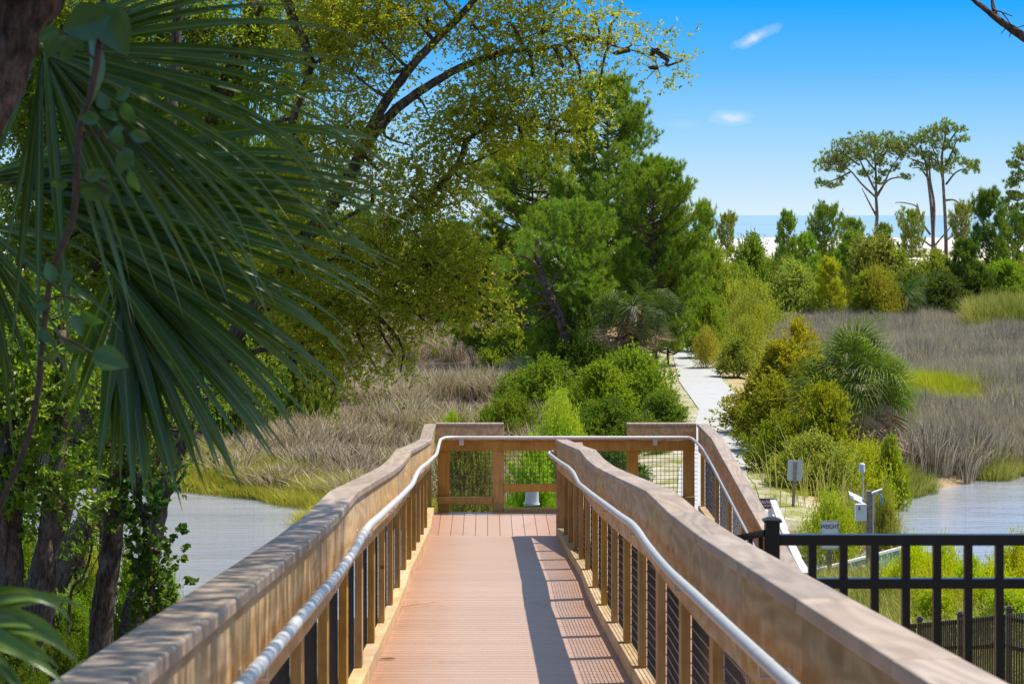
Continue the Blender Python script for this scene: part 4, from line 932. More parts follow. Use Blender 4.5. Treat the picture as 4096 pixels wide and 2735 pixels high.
# left of the path
for (lab, k, a, b_, yt, Y, col) in [
    ('olive bush on the marsh edge below the leaning pine', 1, 478, 545, 326, 118, (.13, .17, .03)),
    ('light green bush next to the olive one on the marsh edge', 0, 520, 580, 328, 112, (.14, .20, .025)),
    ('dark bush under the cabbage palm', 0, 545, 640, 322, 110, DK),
    ('green bush between pines and palm', 0, 560, 620, 300, 114, (.06, .12, .02)),
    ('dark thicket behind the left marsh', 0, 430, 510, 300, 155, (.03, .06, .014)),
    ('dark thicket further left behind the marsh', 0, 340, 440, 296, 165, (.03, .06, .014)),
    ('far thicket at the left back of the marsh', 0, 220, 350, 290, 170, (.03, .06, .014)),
    ('large dark green wax myrtle in front of the path, left part', 0, 488, 600, 368, 90, (.085, .13, .014)),
    ('large green wax myrtle, right part beside the path', 1, 585, 684, 358, 88, (.11, .16, .02)),
    ('yellow-green crown in the middle of the wax myrtles', 0, 560, 645, 366, 84, (.12, .165, .015)),
    ('low wax myrtle at the left foot of the big ones', 0, 470, 550, 402, 80, (.09, .13, .015)),
    ('green bush hanging over the path edge', 1, 640, 688, 390, 80, (.09, .14, .03)),
    ('dark bush between the wax myrtles and the landing', 0, 560, 660, 408, 76, (.06, .10, .014)),
    ('pale green groundsel with grey stems in front of the wax myrtles', 4, 526, 592, 404, 64, (.20, .28, .06)),
    ('bright lime bush seen through the wire mesh', 0, 500, 566, 444, 54, (.19, .27, .012)),
    ('grey-brown twiggy bush seen through the left wire panel', 4, 428, 500, 432, 60, (.09, .09, .05)),
    ('dark green bush seen through the right wire panel', 1, 572, 650, 440, 62, (.045, .09, .025)),
    ('lime green low bush at the foot of the landing', 0, 520, 570, 492, 46, (.13, .22, .015)),
    ('small palmetto-green bush by the path through the wire', 0, 640, 672, 448, 74, (.08, .11, .03)),
    ('small lime bush standing in the left marsh', 0, 228, 282, 424, 82, (.26, .32, .01)),
    ('small lime bush behind the left railing corner', 0, 432, 470, 416, 74, (.20, .28, .015)),
]:
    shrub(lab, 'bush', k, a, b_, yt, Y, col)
# right foreground
for (lab, k, a, b_, yt, Y, col) in [
    ('large golden-green wax myrtle left of the palmetto', 0, 730, 842, 346, 80, (.175, .165, .012)),
    ('yellow-topped part of the wax myrtle behind the palmetto', 0, 772, 830, 326, 84, (.24, .21, .012)),
    ('golden-green lower bulge of the wax myrtle over the path edge', 0, 734, 815, 380, 74, (.15, .155, .012)),
    ('golden sprays of the wax myrtle leaning over the palmetto', 1, 786, 858, 384, 68, (.17, .18, .012)),
    ('green foot of the wax myrtle beside the lower flight', 1, 738, 822, 424, 69, (.10, .13, .012)),
    ('dark green lower side of the wax myrtle by the path', 1, 738, 800, 400, 76, (.09, .12, .015)),
    ('mixed grey and green bush below the palmetto', 1, 770, 862, 440, 65, (.17, .19, .06)),
    ('bushy green plant right of the palmetto skirt', 0, 872, 910, 438, 66, (.15, .19, .02)),
    ('yellow groundsel behind the blank sign', 3, 790, 872, 462, 66, (.30, .31, .02)),
    ('yellow groundsel around the gauge post', 3, 830, 900, 450, 66, (.24, .27, .03)),
    ('low yellow-green bush at the foot of the ramp railing', 3, 770, 822, 488, 64, (.24, .27, .03)),
    ('green bush between the signs', 3, 800, 862, 500, 56, (.20, .24, .03)),
    ('twiggy bush at the creek bank by the gauge', 4, 868, 905, 492, 56, (.16, .16, .06)),
    ('bright yellow bush seen through the fence, left', 3, 884, 948, 548, 46.5, (.36, .40, .012)),
    ('bright yellow bush seen through the fence, middle', 3, 925, 968, 547, 46.8, (.38, .41, .012)),
    ('dark-stemmed bush above the lower fence', 4, 900, 975, 575, 43, (.25, .26, .03)),
    ('lime bush through the fence beside the headwall end', 0, 900, 935, 552, 48, (.26, .30, .015)),
    ('leafy lime bush through the fence above the middle posts', 0, 948, 992, 560, 45, (.26, .32, .015)),
    ('dense yellow-green bush low behind the near fence', 1, 905, 960, 590, 41, (.22, .26, .015)),
    ('dense green bush low behind the near fence at the right', 1, 975, 1035, 592, 40, (.20, .26, .02)),
    ('golden bush at the right frame edge behind the fence', 3, 985, 1045, 545, 46, (.30, .30, .02)),
    ('low bush above the lower fence at the right edge', 3, 965, 1030, 572, 43, (.30, .34, .015)),
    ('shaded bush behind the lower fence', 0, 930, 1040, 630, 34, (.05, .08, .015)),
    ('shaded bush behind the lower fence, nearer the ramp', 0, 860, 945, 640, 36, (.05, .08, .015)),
    ('small green bush by the water under the headwall', 0, 868, 905, 585, 45, (.09, .14, .02)),
]:
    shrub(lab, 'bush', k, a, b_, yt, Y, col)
# --- fan palms in the middle distance
r = np.random.default_rng(40)
FANS = []
for k in range(4):
    V, Q, UV = fan(r, 30, .95, 112, .036, .25 + .3 * k, .45); FANS.append((V, Q, UV))
def fanpalm(label, c, Rp, n, skirt, col, seed, trunk=True, R=1.0, elo=-.45, ehi=1.0, name='cabbage_palm'):
    r = np.random.default_rng(seed); c = np.array(c); g = float(ground(c[0], c[1])); o = thing(name, label, 'palm', (c[0], c[1], g)); top = c[2] - g
    b = B(); b.tube([(0, 0, -.3), (0, 0, top * .5), (0, 0, top)], [.24, .22, .25], 10, rough=.06); obj('trunk', b.mesh('trunk', M['oldwood'], True), o)
    base = []
    for k, (V, Q, UV) in enumerate(FANS): base.append(mesh('frond', V, [Q], M['farpalm'], uv=UV))
    dm_ = [mesh('dead_frond', *(lambda f_: (f_[0], [f_[1]], M['deadpalm']))(fan(r, 22, 1.0, 55, .05, 1.1, .2))) for _ in range(2)]
    for k in range(n + skirt):
        dead = k >= n; th = k * 2.399 + r.normal(0, .2)
        el = r.uniform(-.55, 1.3) if not dead else r.uniform(-1.25, -.35)
        if k < n: el = math.asin(np.clip(elo + (ehi - elo) * ((k + .5) / n), -1, 1)) 
        d = np.array([math.cos(th) * math.cos(el), math.sin(th) * math.cos(el), math.sin(el)])
        L = Rp * (.45 + .40 * r.random()) * (1 if not dead else .8)
        tip = np.array([0, 0, top]) + d * L + np.array([0, 0, -.12 * L])
        fd = unit(d + np.array([0, 0, -.35 if not dead else -1.0]) + r.normal(0, .1, 3)); up = np.array([-d[0] * .5, -d[1] * .5, 1.0]) if abs(fd[2]) < .95 else np.array([-d[0], -d[1], .2])
        s = unit(np.cross(up, fd)); u = np.cross(fd, s); sc_ = R * (.8 + .3 * r.random())
        roll = r.normal(0, .7); s, u = s * math.cos(roll) + u * math.sin(roll), u * math.cos(roll) - s * math.sin(roll)
        f = obj('frond', base[k % 4] if not dead else dm_[k % 2], o, color=tuple(np.array(col) * (.8 + .5 * r.random())) if not dead else (.46, .31, .16))
        if dead: f['label'] = 'dead brown frond hanging in the skirt'
        f.matrix_local = Matrix(((fd[0] * sc_, s[0] * sc_, u[0] * sc_, tip[0]), (fd[1] * sc_, s[1] * sc_, u[1] * sc_, tip[1]), (fd[2] * sc_, s[2] * sc_, u[2] * sc_, tip[2]), (0, 0, 0, 1)))
        q = B().tube(curve([(0, 0, top), tuple(np.array([0, 0, top]) + d * L * .55 + np.array([0, 0, .05 * L])), tuple(tip)], 6), .016, 4, cap=False)
        obj('petiole', q.mesh('petiole', M['farpalm'] if not dead else M['deadpalm']), o, color=(.12, .16, .03) if not dead else (.46, .31, .16))
    return o
fanpalm('cabbage palm with a full green head in front of the marsh grass', W(857, 384, 71), 1.5, 36, 16, (.14, .18, .012), 51, R=1.35, elo=-.35, ehi=1.05)
fanpalm('dark cabbage palm with a drooping skirt among the middle pines', W(632, 306, 105), 1.7, 46, 26, (.06, .09, .015), 52, R=1.15, elo=-1.3, ehi=.6)
for (lab, px, py, Y, s) in [('low palmetto clump at the foot of the scrub', 905, 296, 165, 1.5), ('second low palmetto at the dark marsh edge', 930, 290, 167, 1.5)]:
    fanpalm(lab, W(px, py, Y), 1.0, 14, 0, (.06, .12, .03), int(px), R=s, name='palmetto')
# --- marsh grasses: one scattered object per stand
def blades(seed, n, h, w, spread, lean, bend, name, tint_island=True):
    r = np.random.default_rng(seed); V = []; Q = []; T = []
    a = r.random(n) * 2 * PI; rad = np.sqrt(r.random(n)) * spread; L = h * (.6 + .5 * r.random(n)); ln = lean * (.3 + r.random(n))
    for i in range(n):
        d = np.array([math.cos(a[i] + r.normal(0, .6)), math.sin(a[i] + r.normal(0, .6)), 0]); p = np.array([math.cos(a[i]) * rad[i], math.sin(a[i]) * rad[i], -.06])
        s = np.array([-math.sin(a[i] * 3), math.cos(a[i] * 3), 0]) * w / 2; k = len(V)
        p1 = p + np.array([0, 0, L[i] * .55]) + d * L[i] * ln[i] * .35; p2 = p + np.array([0, 0, L[i] * (1 - bend * ln[i])]) + d * L[i] * ln[i]
        V += [p - s, p + s, p1 - s * .8, p1 + s * .8, p2]; Q.append((k, k + 1, k + 3, k + 2)); T.append((k + 2, k + 3, k + 4))
    return mesh(name, V, [np.array(Q), np.array(T)], M['grass'])
SRC = {}
def src(name, me, color):
    o = bpy.data.objects.new(name, me); o.color = (*color, 1); return o
def grassmat(name, cols, rough=.6):
    m, t, b, o = newmat(name); g = t.N('ShaderNodeNewGeometry'); oi = t.N('ShaderNodeObjectInfo')
    r = g.outputs['Random Per Island']; k = t.math('ADD', t.math('MULTIPLY', r, .75), t.math('ADD', t.math('MULTIPLY', t.noise(g.outputs['Position'], .11, 5, .65), 1.3), -.45))
    n = len(cols); col = t.ramp(k, [(.2 + .62 * i / (n - 1), c) for i, c in enumerate(cols)])
    t.L(col, b.inputs['Base Color']); b.inputs['Roughness'].default_value = rough; b.inputs['Specular IOR Level'].default_value = .2
    tr = t.N('ShaderNodeBsdfTranslucent'); t.L(col, tr.inputs[0]); mx = t.N('ShaderNodeMixShader'); mx.inputs[0].default_value = .3
    t.L(b.outputs[0], mx.inputs[1]); t.L(tr.outputs[0], mx.inputs[2]); t.L(mx.outputs[0], o.inputs[0]); return m
GM = {'tan': grassmat('dry_rush', [(.14, .11, .07), (.40, .31, .20), (.74, .61, .44), (.48, .41, .20)]),
      'grey': grassmat('grey_rush', [(.15, .13, .09), (.38, .32, .235), (.68, .59, .45), (.46, .41, .22)]),
      'lime': grassmat('green_cordgrass', [(.20, .22, .02), (.42, .42, .03), (.60, .52, .07)]),
      'patch': grassmat('lime_grass', [(.36, .42, .01), (.58, .60, .02), (.62, .60, .05)]),
      'reed': grassmat('yellow_reed', [(.18, .23, .03), (.36, .40, .05), (.58, .50, .14)])}
def scatter(name, label, pts, variants, mat, kindlabel='grass', smin=.8, smax=1.25, hz=None):
    """one stuff object: clumps of blades standing on pts"""
    r = np.random.default_rng(len(pts)); n = len(pts)
    me = bpy.data.meshes.new(name); me.vertices.add(n); me.vertices.foreach_set('co', np.asarray(pts, np.float32).ravel())
    def att(nm, ty, data):
        a = me.attributes.new(nm, ty, 'POINT'); a.data.foreach_set({'FLOAT': 'value', 'INT': 'value', 'FLOAT_VECTOR': 'vector'}[ty], data)
    rot = np.zeros((n, 3), np.float32); rot[:, 2] = r.random(n) * 6.28; rot[:, 0] = r.normal(0, .08, n); rot[:, 1] = r.normal(-.05, .08, n)
    s = np.ones((n, 3), np.float32) * (smin + (smax - smin) * r.random(n))[:, None]
    if hz is not None: s[:, 2] *= hz
    pa = np.asarray(pts); s[:, 2] *= .62 + .75 * vnoise(pa[:, 0], pa[:, 1], 1.7, 31)
    att('rot', 'FLOAT_VECTOR', rot.ravel()); att('scl', 'FLOAT_VECTOR', s.ravel().astype(np.float32)); att('var', 'INT', r.integers(0, len(variants), n).astype(np.int32))
    me.materials.append(mat)
    o = obj(name, me); tag(o, label, kindlabel, None, 'stuff')
    ng = bpy.data.node_groups.new(name, 'GeometryNodeTree'); ng.interface.new_socket('Geometry', in_out='INPUT', socket_type='NodeSocketGeometry'); ng.interface.new_socket('Geometry', in_out='OUTPUT', socket_type='NodeSocketGeometry')
    t = NT(ng); gi = t.N('NodeGroupInput'); gout = t.N('NodeGroupOutput'); jn = t.N('GeometryNodeJoinGeometry')
    def na(nm, ty): q = t.N('GeometryNodeInputNamedAttribute', data_type=ty); q.inputs['Name'].default_value = nm; return q.outputs['Attribute']
    rv = na('rot', 'FLOAT_VECTOR'); sv = na('scl', 'FLOAT_VECTOR'); vv = na('var', 'INT'); e2r = t.N('FunctionNodeEulerToRotation'); t.L(rv, e2r.inputs[0])
    for k, me2 in enumerate(variants):
        so_ = bpy.data.objects.new('clump_source', me2)
        oi = t.N('GeometryNodeObjectInfo'); oi.inputs['Object'].default_value = so_
        cmp_ = t.N('FunctionNodeCompare', data_type='INT', operation='EQUAL'); t.L(vv, cmp_.inputs[2]); cmp_.inputs[3].default_value = k
        ip = t.N('GeometryNodeInstanceOnPoints'); t.L(gi.outputs[0], ip.inputs['Points']); t.L(cmp_.outputs[0], ip.inputs['Selection']); t.L(oi.outputs['Geometry'], ip.inputs['Instance'])
        t.L(e2r.outputs[0], ip.inputs['Rotation']); t.L(sv, ip.inputs['Scale']); t.L(ip.outputs[0], jn.inputs[0])
    t.L(jn.outputs[0], gout.inputs[0])
    md = o.modifiers.new('scatter', 'NODES'); md.node_group = ng; return o
def clumpset(seed, mat, n, h, w, spread, lean, bend, k=3):
    out = []
    for i in range(k):
        m = blades(seed + i, n, h, w, spread, lean, bend, 'grass_clump'); m.materials.clear(); m.materials.append(mat); out.append(m)
    return out
def samp(n, Y0, Y1, p0, p1, seed):
    r = np.random.default_rng(seed); Y = np.sqrt(r.random(n) * (Y1 ** 2 - Y0 ** 2) + Y0 ** 2); px = p0 + (p1 - p0) * r.random(n); x = (px - CX) / F * Y
    return x, Y
def stand(x, y, cond, dens_scale=4., thr=.0, seed=9):
    z = ground(x, y); ok = cond(x, y, z); v = vnoise(x, y, dens_scale, seed) > thr; ok &= v
    return np.stack([x, y, z], -1)[ok]
def offpath(x, y, m=2.4): return np.abs(x - np.interp(y, PATH[:, 0], PATH[:, 1])) > m
x, y = samp(15000, 64, 170, 60, 560, 1)
p_ = stand(x, y, lambda x, y, z: (z > .0) & offpath(x, y, 4) & (wet(x, y) < .1), 3.4, .30)
scatter('marsh_grass', 'dry tan and grey rushes standing in clumps in the left marsh', p_, clumpset(100, GM['tan'], 44, 1.2, .030, .34, .48, .28), GM['tan'], hz=np.interp(p_[:, 1], [64, 90, 110, 170], [.75, .85, 1.0, 1.25]))
x, y = samp(17000, 72, 168, 770, 1110, 2)
p_ = stand(x, y, lambda x, y, z: (z > .0) & offpath(x, y, 4) & (wet(x, y) < .1) & (np.hypot((x - 17.6) / 2.6, (y - 95) / 6.5) > 1), 5, .06)
scatter('rush_meadow', 'grey-brown needle rush filling the right marsh', p_, clumpset(110, GM['grey'], 42, 1.25, .028, .30, .40, .22), GM['grey'])
# bright fringes
x, y = samp(9000, 62, 76, 60, 520, 3); w_ = wet(x, y); ok = (w_ > -2.6) & (w_ < .5) & offpath(x, y, 4)
p_ = np.stack([x, y, np.maximum(ground(x, y), -.1)], -1)[ok]
scatter('shore_grass', 'yellow-green cordgrass fringe along the left pond', p_, clumpset(120, GM['lime'], 26, .75, .016, .22, .5, .3), GM['lime'])
x, y = samp(9000, 58, 84, 850, 1110, 4); w_ = wet(x, y); ok = (w_ > -1.6) & (w_ < .4) & (vnoise(x, y, 2.0, 4) > .35)
p_ = np.stack([x, y, np.maximum(ground(x, y), -.1)], -1)[ok]
scatter('creek_grass', 'green cordgrass fringe along the right creek bank', p_, clumpset(130, GM['reed'], 26, .85, .016, .22, .45, .3), GM['reed'])
x = 17.8 + rng.normal(0, 1.15, 900); y = 98 + rng.normal(0, 2.0, 900)
scatter('lime_patch', 'bright yellow-green patch of short grass in the right marsh', np.stack([x, y, ground(x, y) + .25], -1), clumpset(140, GM['patch'], 40, 1.0, .03, .35, .35, .3), GM['patch'])
x, y = samp(900, 148, 164, 975, 1060, 5)
scatter('reeds', 'tall green and gold reeds at the right edge of the marsh', np.stack([x, y, ground(x, y)], -1), clumpset(150, GM['reed'], 34, 2.3, .05, .4, .4, .3), GM['reed'])
x, y = samp(2600, 60, 150, 560, 800, 6); d = np.abs(x - np.interp(y, PATH[:, 0], PATH[:, 1])); ok = (d > 1.15) & (d < 4.2) & (vnoise(x, y, 2.2, 8) > .45)
p_ = np.stack([x, y, ground(x, y)], -1)[ok]
scatter('verge_grass', 'sparse yellowing grass on the sandy verges of the path', p_, clumpset(160, GM['reed'], 18, .22, .018, .25, .7, .3), GM['reed'])
x, y = samp(5000, 30, 50, 560, 1080, 7); ok = (ground(x, y) > 0) & (x > 2.8) & (vnoise(x, y, 2., 8) > .3)
p_ = np.stack([x, y, ground(x, y)], -1)[ok]
scatter('bank_grass', 'long green and straw grass on the near bank by the creek', p_, clumpset(170, GM['reed'], 24, .8, .014, .25, .6, .35), GM['reed'])
x, y = samp(2500, 66, 160, 60, 560, 12); ok = (ground(x, y) > 0) & (vnoise(x, y, 6., 21) > .72) & offpath(x, y, 4)
p_ = np.stack([x, y, ground(x, y)], -1)[ok]
scatter('green_rush', 'green patches among the dry rushes of the left marsh', p_, clumpset(180, GM['reed'], 30, 1.0, .02, .3, .45, .3), GM['reed'])
x, y = samp(24, 57, 72, 770, 860, 15); ok = ground(x, y) > 0
scatter('cane', 'tall green cane blades rising among the bushes by the signs', np.stack([x, y, ground(x, y)], -1)[ok], clumpset(190, GM['reed'], 7, 1.9, .03, .3, .5, .35), GM['reed'])
# ---------------------------------------------------------------- oaks on the left
def oak(label, Y, trunks, blobs, leafcol, seed, leaf=.06, wl=.024, dens=1.0, depth=1.6, barkm=None, name='live_oak', twl=.28, nlf=10, base=None, cname='crown', connect=.35, cat='oak tree'):
    """trunks: list of (polyline of (px,py[,dy]), r0, r1); blobs: (px,py,rx,ry[,dy]) clumps of foliage in the crown"""
    r = np.random.default_rng(seed); t0 = trunks[0][0][0]; bs = W(t0[0], t0[1], Y) if base is None else np.array(base, float); bs[2] = float(ground(bs[0], bs[1])); bs[2] = min(bs[2], W(0, t0[1], Y)[2])
    bs = np.array([bs[0], bs[1], bs[2]]); o = thing(name, label, cat, tuple(bs)); b = B(); sk = []
    for (pl_, r0, r1) in trunks:
        pts = [W(q[0], q[1], Y + (q[2] if len(q) > 2 else 0)) - bs for q in pl_]
        for e_, i_ in ((0, 1), (-1, -1)):   # stems that start at the bank go down into it
            q = pl_[e_]
            if q[1] >= 600: pts.insert(0 if e_ == 0 else len(pts), np.array([pts[e_][0], pts[e_][1], float(ground(pts[e_][0] + bs[0], pts[e_][1] + bs[1])) - bs[2] - .4]))
        cv = curve(pts, max(12, 5 * len(pts))); b.tube(cv, np.linspace(r0 * (.86 if r0 > .15 else 1), r1, len(cv)), 12 if r0 > .08 else 7, rough=.05); sk.append(cv)
    sk = np.vstack(sk); TP = []; TD = []
    for bl in blobs:
        px, py, rx, ry = bl[:4]; dy = bl[4] if len(bl) > 4 else 0; c = W(px, py, Y + dy) - bs; ax = rx / F * Y; az = ry / F * Y; ay = min(depth, ax * 1.2)
        n = max(8, int(dens * rx * ry * .40))
        near = sk[np.argmin(((sk - c) ** 2).sum(1))]
        if np.linalg.norm(near - c) < 5: b.tube(curve([near, (near + c) / 2 + r.normal(0, .12, 3), c], 6), np.linspace(.035, .012, 7)[:len(curve([near, (near + c) / 2, c], 6))], 4, cap=False)
        ks = max(3, n // 13); d0 = r.normal(0, 1, (ks, 3)); d0 = unit(d0) * (r.random(ks)[:, None] ** .5); sub = c + d0 * [ax, ay, az]; kk = r.integers(0, ks, n); o4 = r.normal(0, .15, (n, 3)); P = sub[kk] + o4; d = unit(d0[kk]) * .5 + o4 * 4
        TP.append(P); TD.append(unit(unit(d) + r.normal(0, .6, (n, 3)) + [0, 0, .1]))
        for q in P[:int(n * connect * .3)]: b.tube([c + (q - c) * .15, q], [.008, .004], 3, cap=False)
    P = np.vstack(TP); D = np.vstack(TD)
    v, t = twig_leaves(r, P, D, nlf, twl, leaf * 1.1, wl * 1.35, .9, .3)
    obj('trunk', b.mesh('trunk', barkm or M['bark'], True), o); obj(cname, leafmesh(cname, [(v, t)], M['oakleaf']), o, color=leafcolor(leafcol)); return o
GO = (.22, .23, .02); OG = (.12, .165, .022); DG = (.055, .095, .022)  # sunlit right oak golden, left ones darker: light put into the leaf tints
oak('live oak whose long dark limb rises across the picture to the top', 34,
    [([(128, 632), (140, 590), (152, 545), (158, 505), (172, 462), (190, 420), (215, 370), (245, 320), (280, 280), (300, 245), (318, 222), (336, 198), (352, 172), (364, 146), (376, 118), (392, 92), (415, 62), (440, 36), (470, 5), (500, -35), (540, -75), (590, -100)], .20, .03),
     ([(362, 152), (378, 128), (400, 106), (425, 88), (455, 70), (480, 60), (505, 52), (530, 50), (560, 45), (578, 38)], .085, .02),
     ([(385, 234), (398, 220), (418, 205), (440, 185), (458, 165), (466, 140)], .05, .04), ([(466, 140), (490, 127), (520, 125), (560, 130)], .03, .01),
     ([(440, 180), (456, 168), (478, 160), (500, 150)], .03, .012), ([(310, 235), (330, 228), (350, 215), (372, 205)], .05, .02), ([(505, 52), (520, 40), (545, 30)], .02, .008), ([(490, 56), (485, 40), (470, 20)], .02, .008),
     ([(285, 270), (320, 262), (350, 260), (372, 268), (400, 288)], .055, .015), ([(255, 305), (300, 312), (335, 305), (380, 318)], .05, .012), ([(220, 362), (260, 350), (300, 348)], .06, .02),
     ([(372, 268), (395, 262), (420, 262)], .02, .008), ([(580, 38), (610, 45), (640, 52), (668, 60)], .015, .006), ([(640, 52), (655, 62), (660, 75)], .008, .004),
     ([(283, -8), (296, 25), (309, 55), (306, 85), (296, 108), (292, 130), (302, 150)], .075, .05), ([(292, 118), (275, 122), (262, 130)], .03, .015), ([(190, 420), (160, 405), (130, 400)], .07, .04), ([(160, 500), (172, 490), (186, 470)], .05, .02)],
    [(405, 15, 34, 20), (370, 30, 40, 30), (330, 20, 40, 25), (355, 75, 26, 22), (318, 60, 26, 26), (395, 60, 16, 10), (430, 30, 22, 12), (470, 28, 26, 14), (510, 22, 26, 14), (545, 18, 26, 16), (520, 45, 22, 10), (490, 45, 18, 10), (575, 35, 20, 14),
     (595, 20, 14, 9), (620, 14, 8, 7), (612, 38, 9, 6), (632, 45, 7, 6), (650, 50, 8, 8), (657, 68, 5, 9), (672, 58, 9, 6), (683, 60, 6, 5), (590, 52, 9, 8), (560, 62, 18, 12), (530, 75, 22, 14), (580, 80, 10, 14), (598, 95, 10, 10),
     (495, 85, 26, 16), (470, 110, 30, 20), (495, 115, 30, 18), (525, 110, 24, 20), (550, 120, 20, 14), (485, 135, 26, 12), (450, 135, 20, 14), (520, 140, 18, 9), (555, 145, 14, 9), (575, 130, 14, 14), (460, 155, 22, 12), (430, 118, 16, 10), (410, 145, 18, 8),
     (350, 125, 26, 22), (325, 145, 30, 22), (385, 165, 18, 12), (440, 185, 26, 14), (410, 195, 30, 14), (460, 178, 18, 10), (370, 190, 24, 14), (330, 185, 26, 16), (425, 215, 26, 12), (460, 205, 14, 9), (390, 220, 24, 12),
     (420, 240, 34, 16), (460, 250, 24, 16), (380, 250, 30, 16), (340, 245, 26, 18), (440, 270, 34, 16), (475, 275, 18, 16), (400, 280, 34, 16), (360, 285, 30, 18), (490, 300, 12, 14), (460, 300, 26, 14), (420, 305, 30, 14), (380, 310, 28, 16), (495, 318, 9, 12),
     (330, 300, 28, 20), (350, 335, 26, 16), (390, 335, 20, 12), (430, 325, 16, 8), (320, 340, 24, 18), (395, 355, 16, 9), (375, 365, 18, 8), (345, 360, 18, 10), (335, 385, 14, 10), (400, 372, 10, 6), (300, 330, 20, 20), (290, 300, 26, 22), (470, -30, 50, 26), (400, -40, 50, 30), (540, -35, 50, 26), (320, -45, 50, 34),
     (300, 175, 24, 20), (280, 230, 30, 24), (300, 260, 24, 18), (260, 280, 26, 20),], GO, 61, dens=.82, depth=1.9)
oak('oak behind the palm fronds with a mottled trunk near the top left', 38,
    [([(22, 640), (40, 580), (62, 500), (82, 430), (98, 375), (112, 320), (150, 260), (195, 180), (222, 100), (240, 50), (256, 0)], .28, .14), ([(222, 100), (200, 60), (190, 0)], .08, .05), ([(112, 320), (90, 250), (70, 180)], .12, .06), ([(240, 50), (262, 30), (276, -10)], .09, .05)],
    [(x_, y_, rx_, ry_) for (x_, y_, rx_, ry_) in [(300, 30, 40, 34), (260, 15, 34, 30), (215, 25, 34, 28), (170, 20, 40, 30), (120, 30, 40, 30), (345, 10, 30, 22), (285, 85, 26, 24), (250, 80, 24, 24), (205, 85, 32, 24), (160, 90, 36, 30), (110, 95, 40, 30), (60, 130, 40, 34), (20, 120, 34, 34), (80, 25, 34, 34), (30, 20, 40, 40), (50, 75, 36, 34), (10, 70, 34, 34), (80, -20, 60, 26), (25, 190, 40, 34), (70, 190, 34, 30), (115, 150, 34, 26), (160, 150, 34, 24), (215, 140, 30, 22), (20, 250, 36, 34), (60, 255, 34, 30), (100, 225, 34, 30), (245, 150, 18, 14), (150, 205, 34, 26), (200, 200, 30, 24), (245, 200, 24, 20), (90, 290, 30, 26), (140, 265, 34, 28), (190, 260, 34, 26), (235, 250, 24, 22), (210, 310, 28, 24), (170, 330, 30, 24)]],
    OG, 62, leaf=.075, wl=.032, depth=2.2, dens=.7)
oak('straight dark oak trunk standing by the pond, second from the railing', 31,
    [([(100, 645), (104, 600), (110, 560), (114, 520), (122, 480), (128, 440), (132, 395), (140, 340), (150, 290), (158, 210), (170, 130), (176, 40), (180, -10)], .20, .06), ([(114, 505), (122, 485), (126, 465)], .05, .02)],
    [(60, 330, 34, 24), (100, 350, 30, 22), (20, 330, 30, 26), (130, 370, 26, 18), (170, 385, 24, 16), (200, 400, 18, 12), (110, 440, 22, 12), (150, 430, 18, 12), (88, 472, 18, 8), (160, 462, 14, 12), (185, 430, 14, 12), (60, 400, 30, 18), (70, 440, 20, 14), (190, 462, 10, 6)],
    (.075, .13, .02), 63, leaf=.06, wl=.024, depth=1.5, dens=.42)
oak('leftmost thick-trunked oak with broken bark', 30,
    [([(8, 650), (10, 580), (8, 520), (4, 450), (-2, 380), (-10, 300)], .22, .16), ([(45, 650), (48, 590), (46, 530), (56, 470), (62, 400), (60, 330)], .12, .08), ([(22, 470), (14, 540), (20, 640)], .07, .05)],
    [(10, 310, 30, 22), (10, 360, 30, 24), (35, 400, 30, 20), (10, 430, 28, 20), (40, 465, 26, 16), (15, 490, 24, 16), (60, 510, 18, 12), (80, 380, 22, 16)],
    (.10, .16, .022), 64, leaf=.10, wl=.045, depth=1.5, dens=.45)
oak('heavily leaning reddish oak trunk over the pond', 37,
    [([(40, 620), (60, 570), (84, 530), (112, 490), (150, 460), (178, 428), (200, 380), (215, 340)], .30, .12), ([(76, 545), (80, 580), (72, 640)], .10, .08)],
    [(190, 340, 26, 22), (215, 380, 24, 16), (235, 345, 24, 18), (250, 390, 20, 12), (180, 410, 20, 14), (265, 365, 18, 14), (120, 420, 26, 18)], (.09, .13, .02), 65, leaf=.06, wl=.025, dens=.6)
# ivy-wrapped stem
oak('slim stem wrapped in dark ivy between the pond and the railing', 30.5, [([(153, 628), (152, 590), (150, 560), (146, 530), (140, 500), (138, 470)], .05, .03)],
    [(152, 610, 4, 10), (154, 590, 4, 10), (152, 570, 4, 9), (152, 550, 3, 8), (147, 530, 3, 7), (143, 512, 6, 6), (138, 495, 6, 5), (134, 478, 6, 5)], (.03, .07, .02), 66, leaf=.075, wl=.06, dens=2.6, depth=.12, name='ivy_stem', twl=.12, cname='foliage', cat='climber')
oak('young hardwood sapling thin in front of the pond', 32, [([(100, 560), (101, 520), (104, 480), (103, 440)], .02, .01), ([(70, 600), (84, 575), (92, 545), (94, 505), (88, 470)], .025, .012), ([(60, 610), (80, 590), (96, 560), (108, 535)], .012, .006)],
    [(98, 510, 9, 6), (100, 532, 7, 5), (96, 545, 8, 4), (112, 560, 10, 8), (120, 545, 8, 8)], (.09, .14, .02), 67, dens=1.0, depth=.5, name='sapling', cat='sapling')
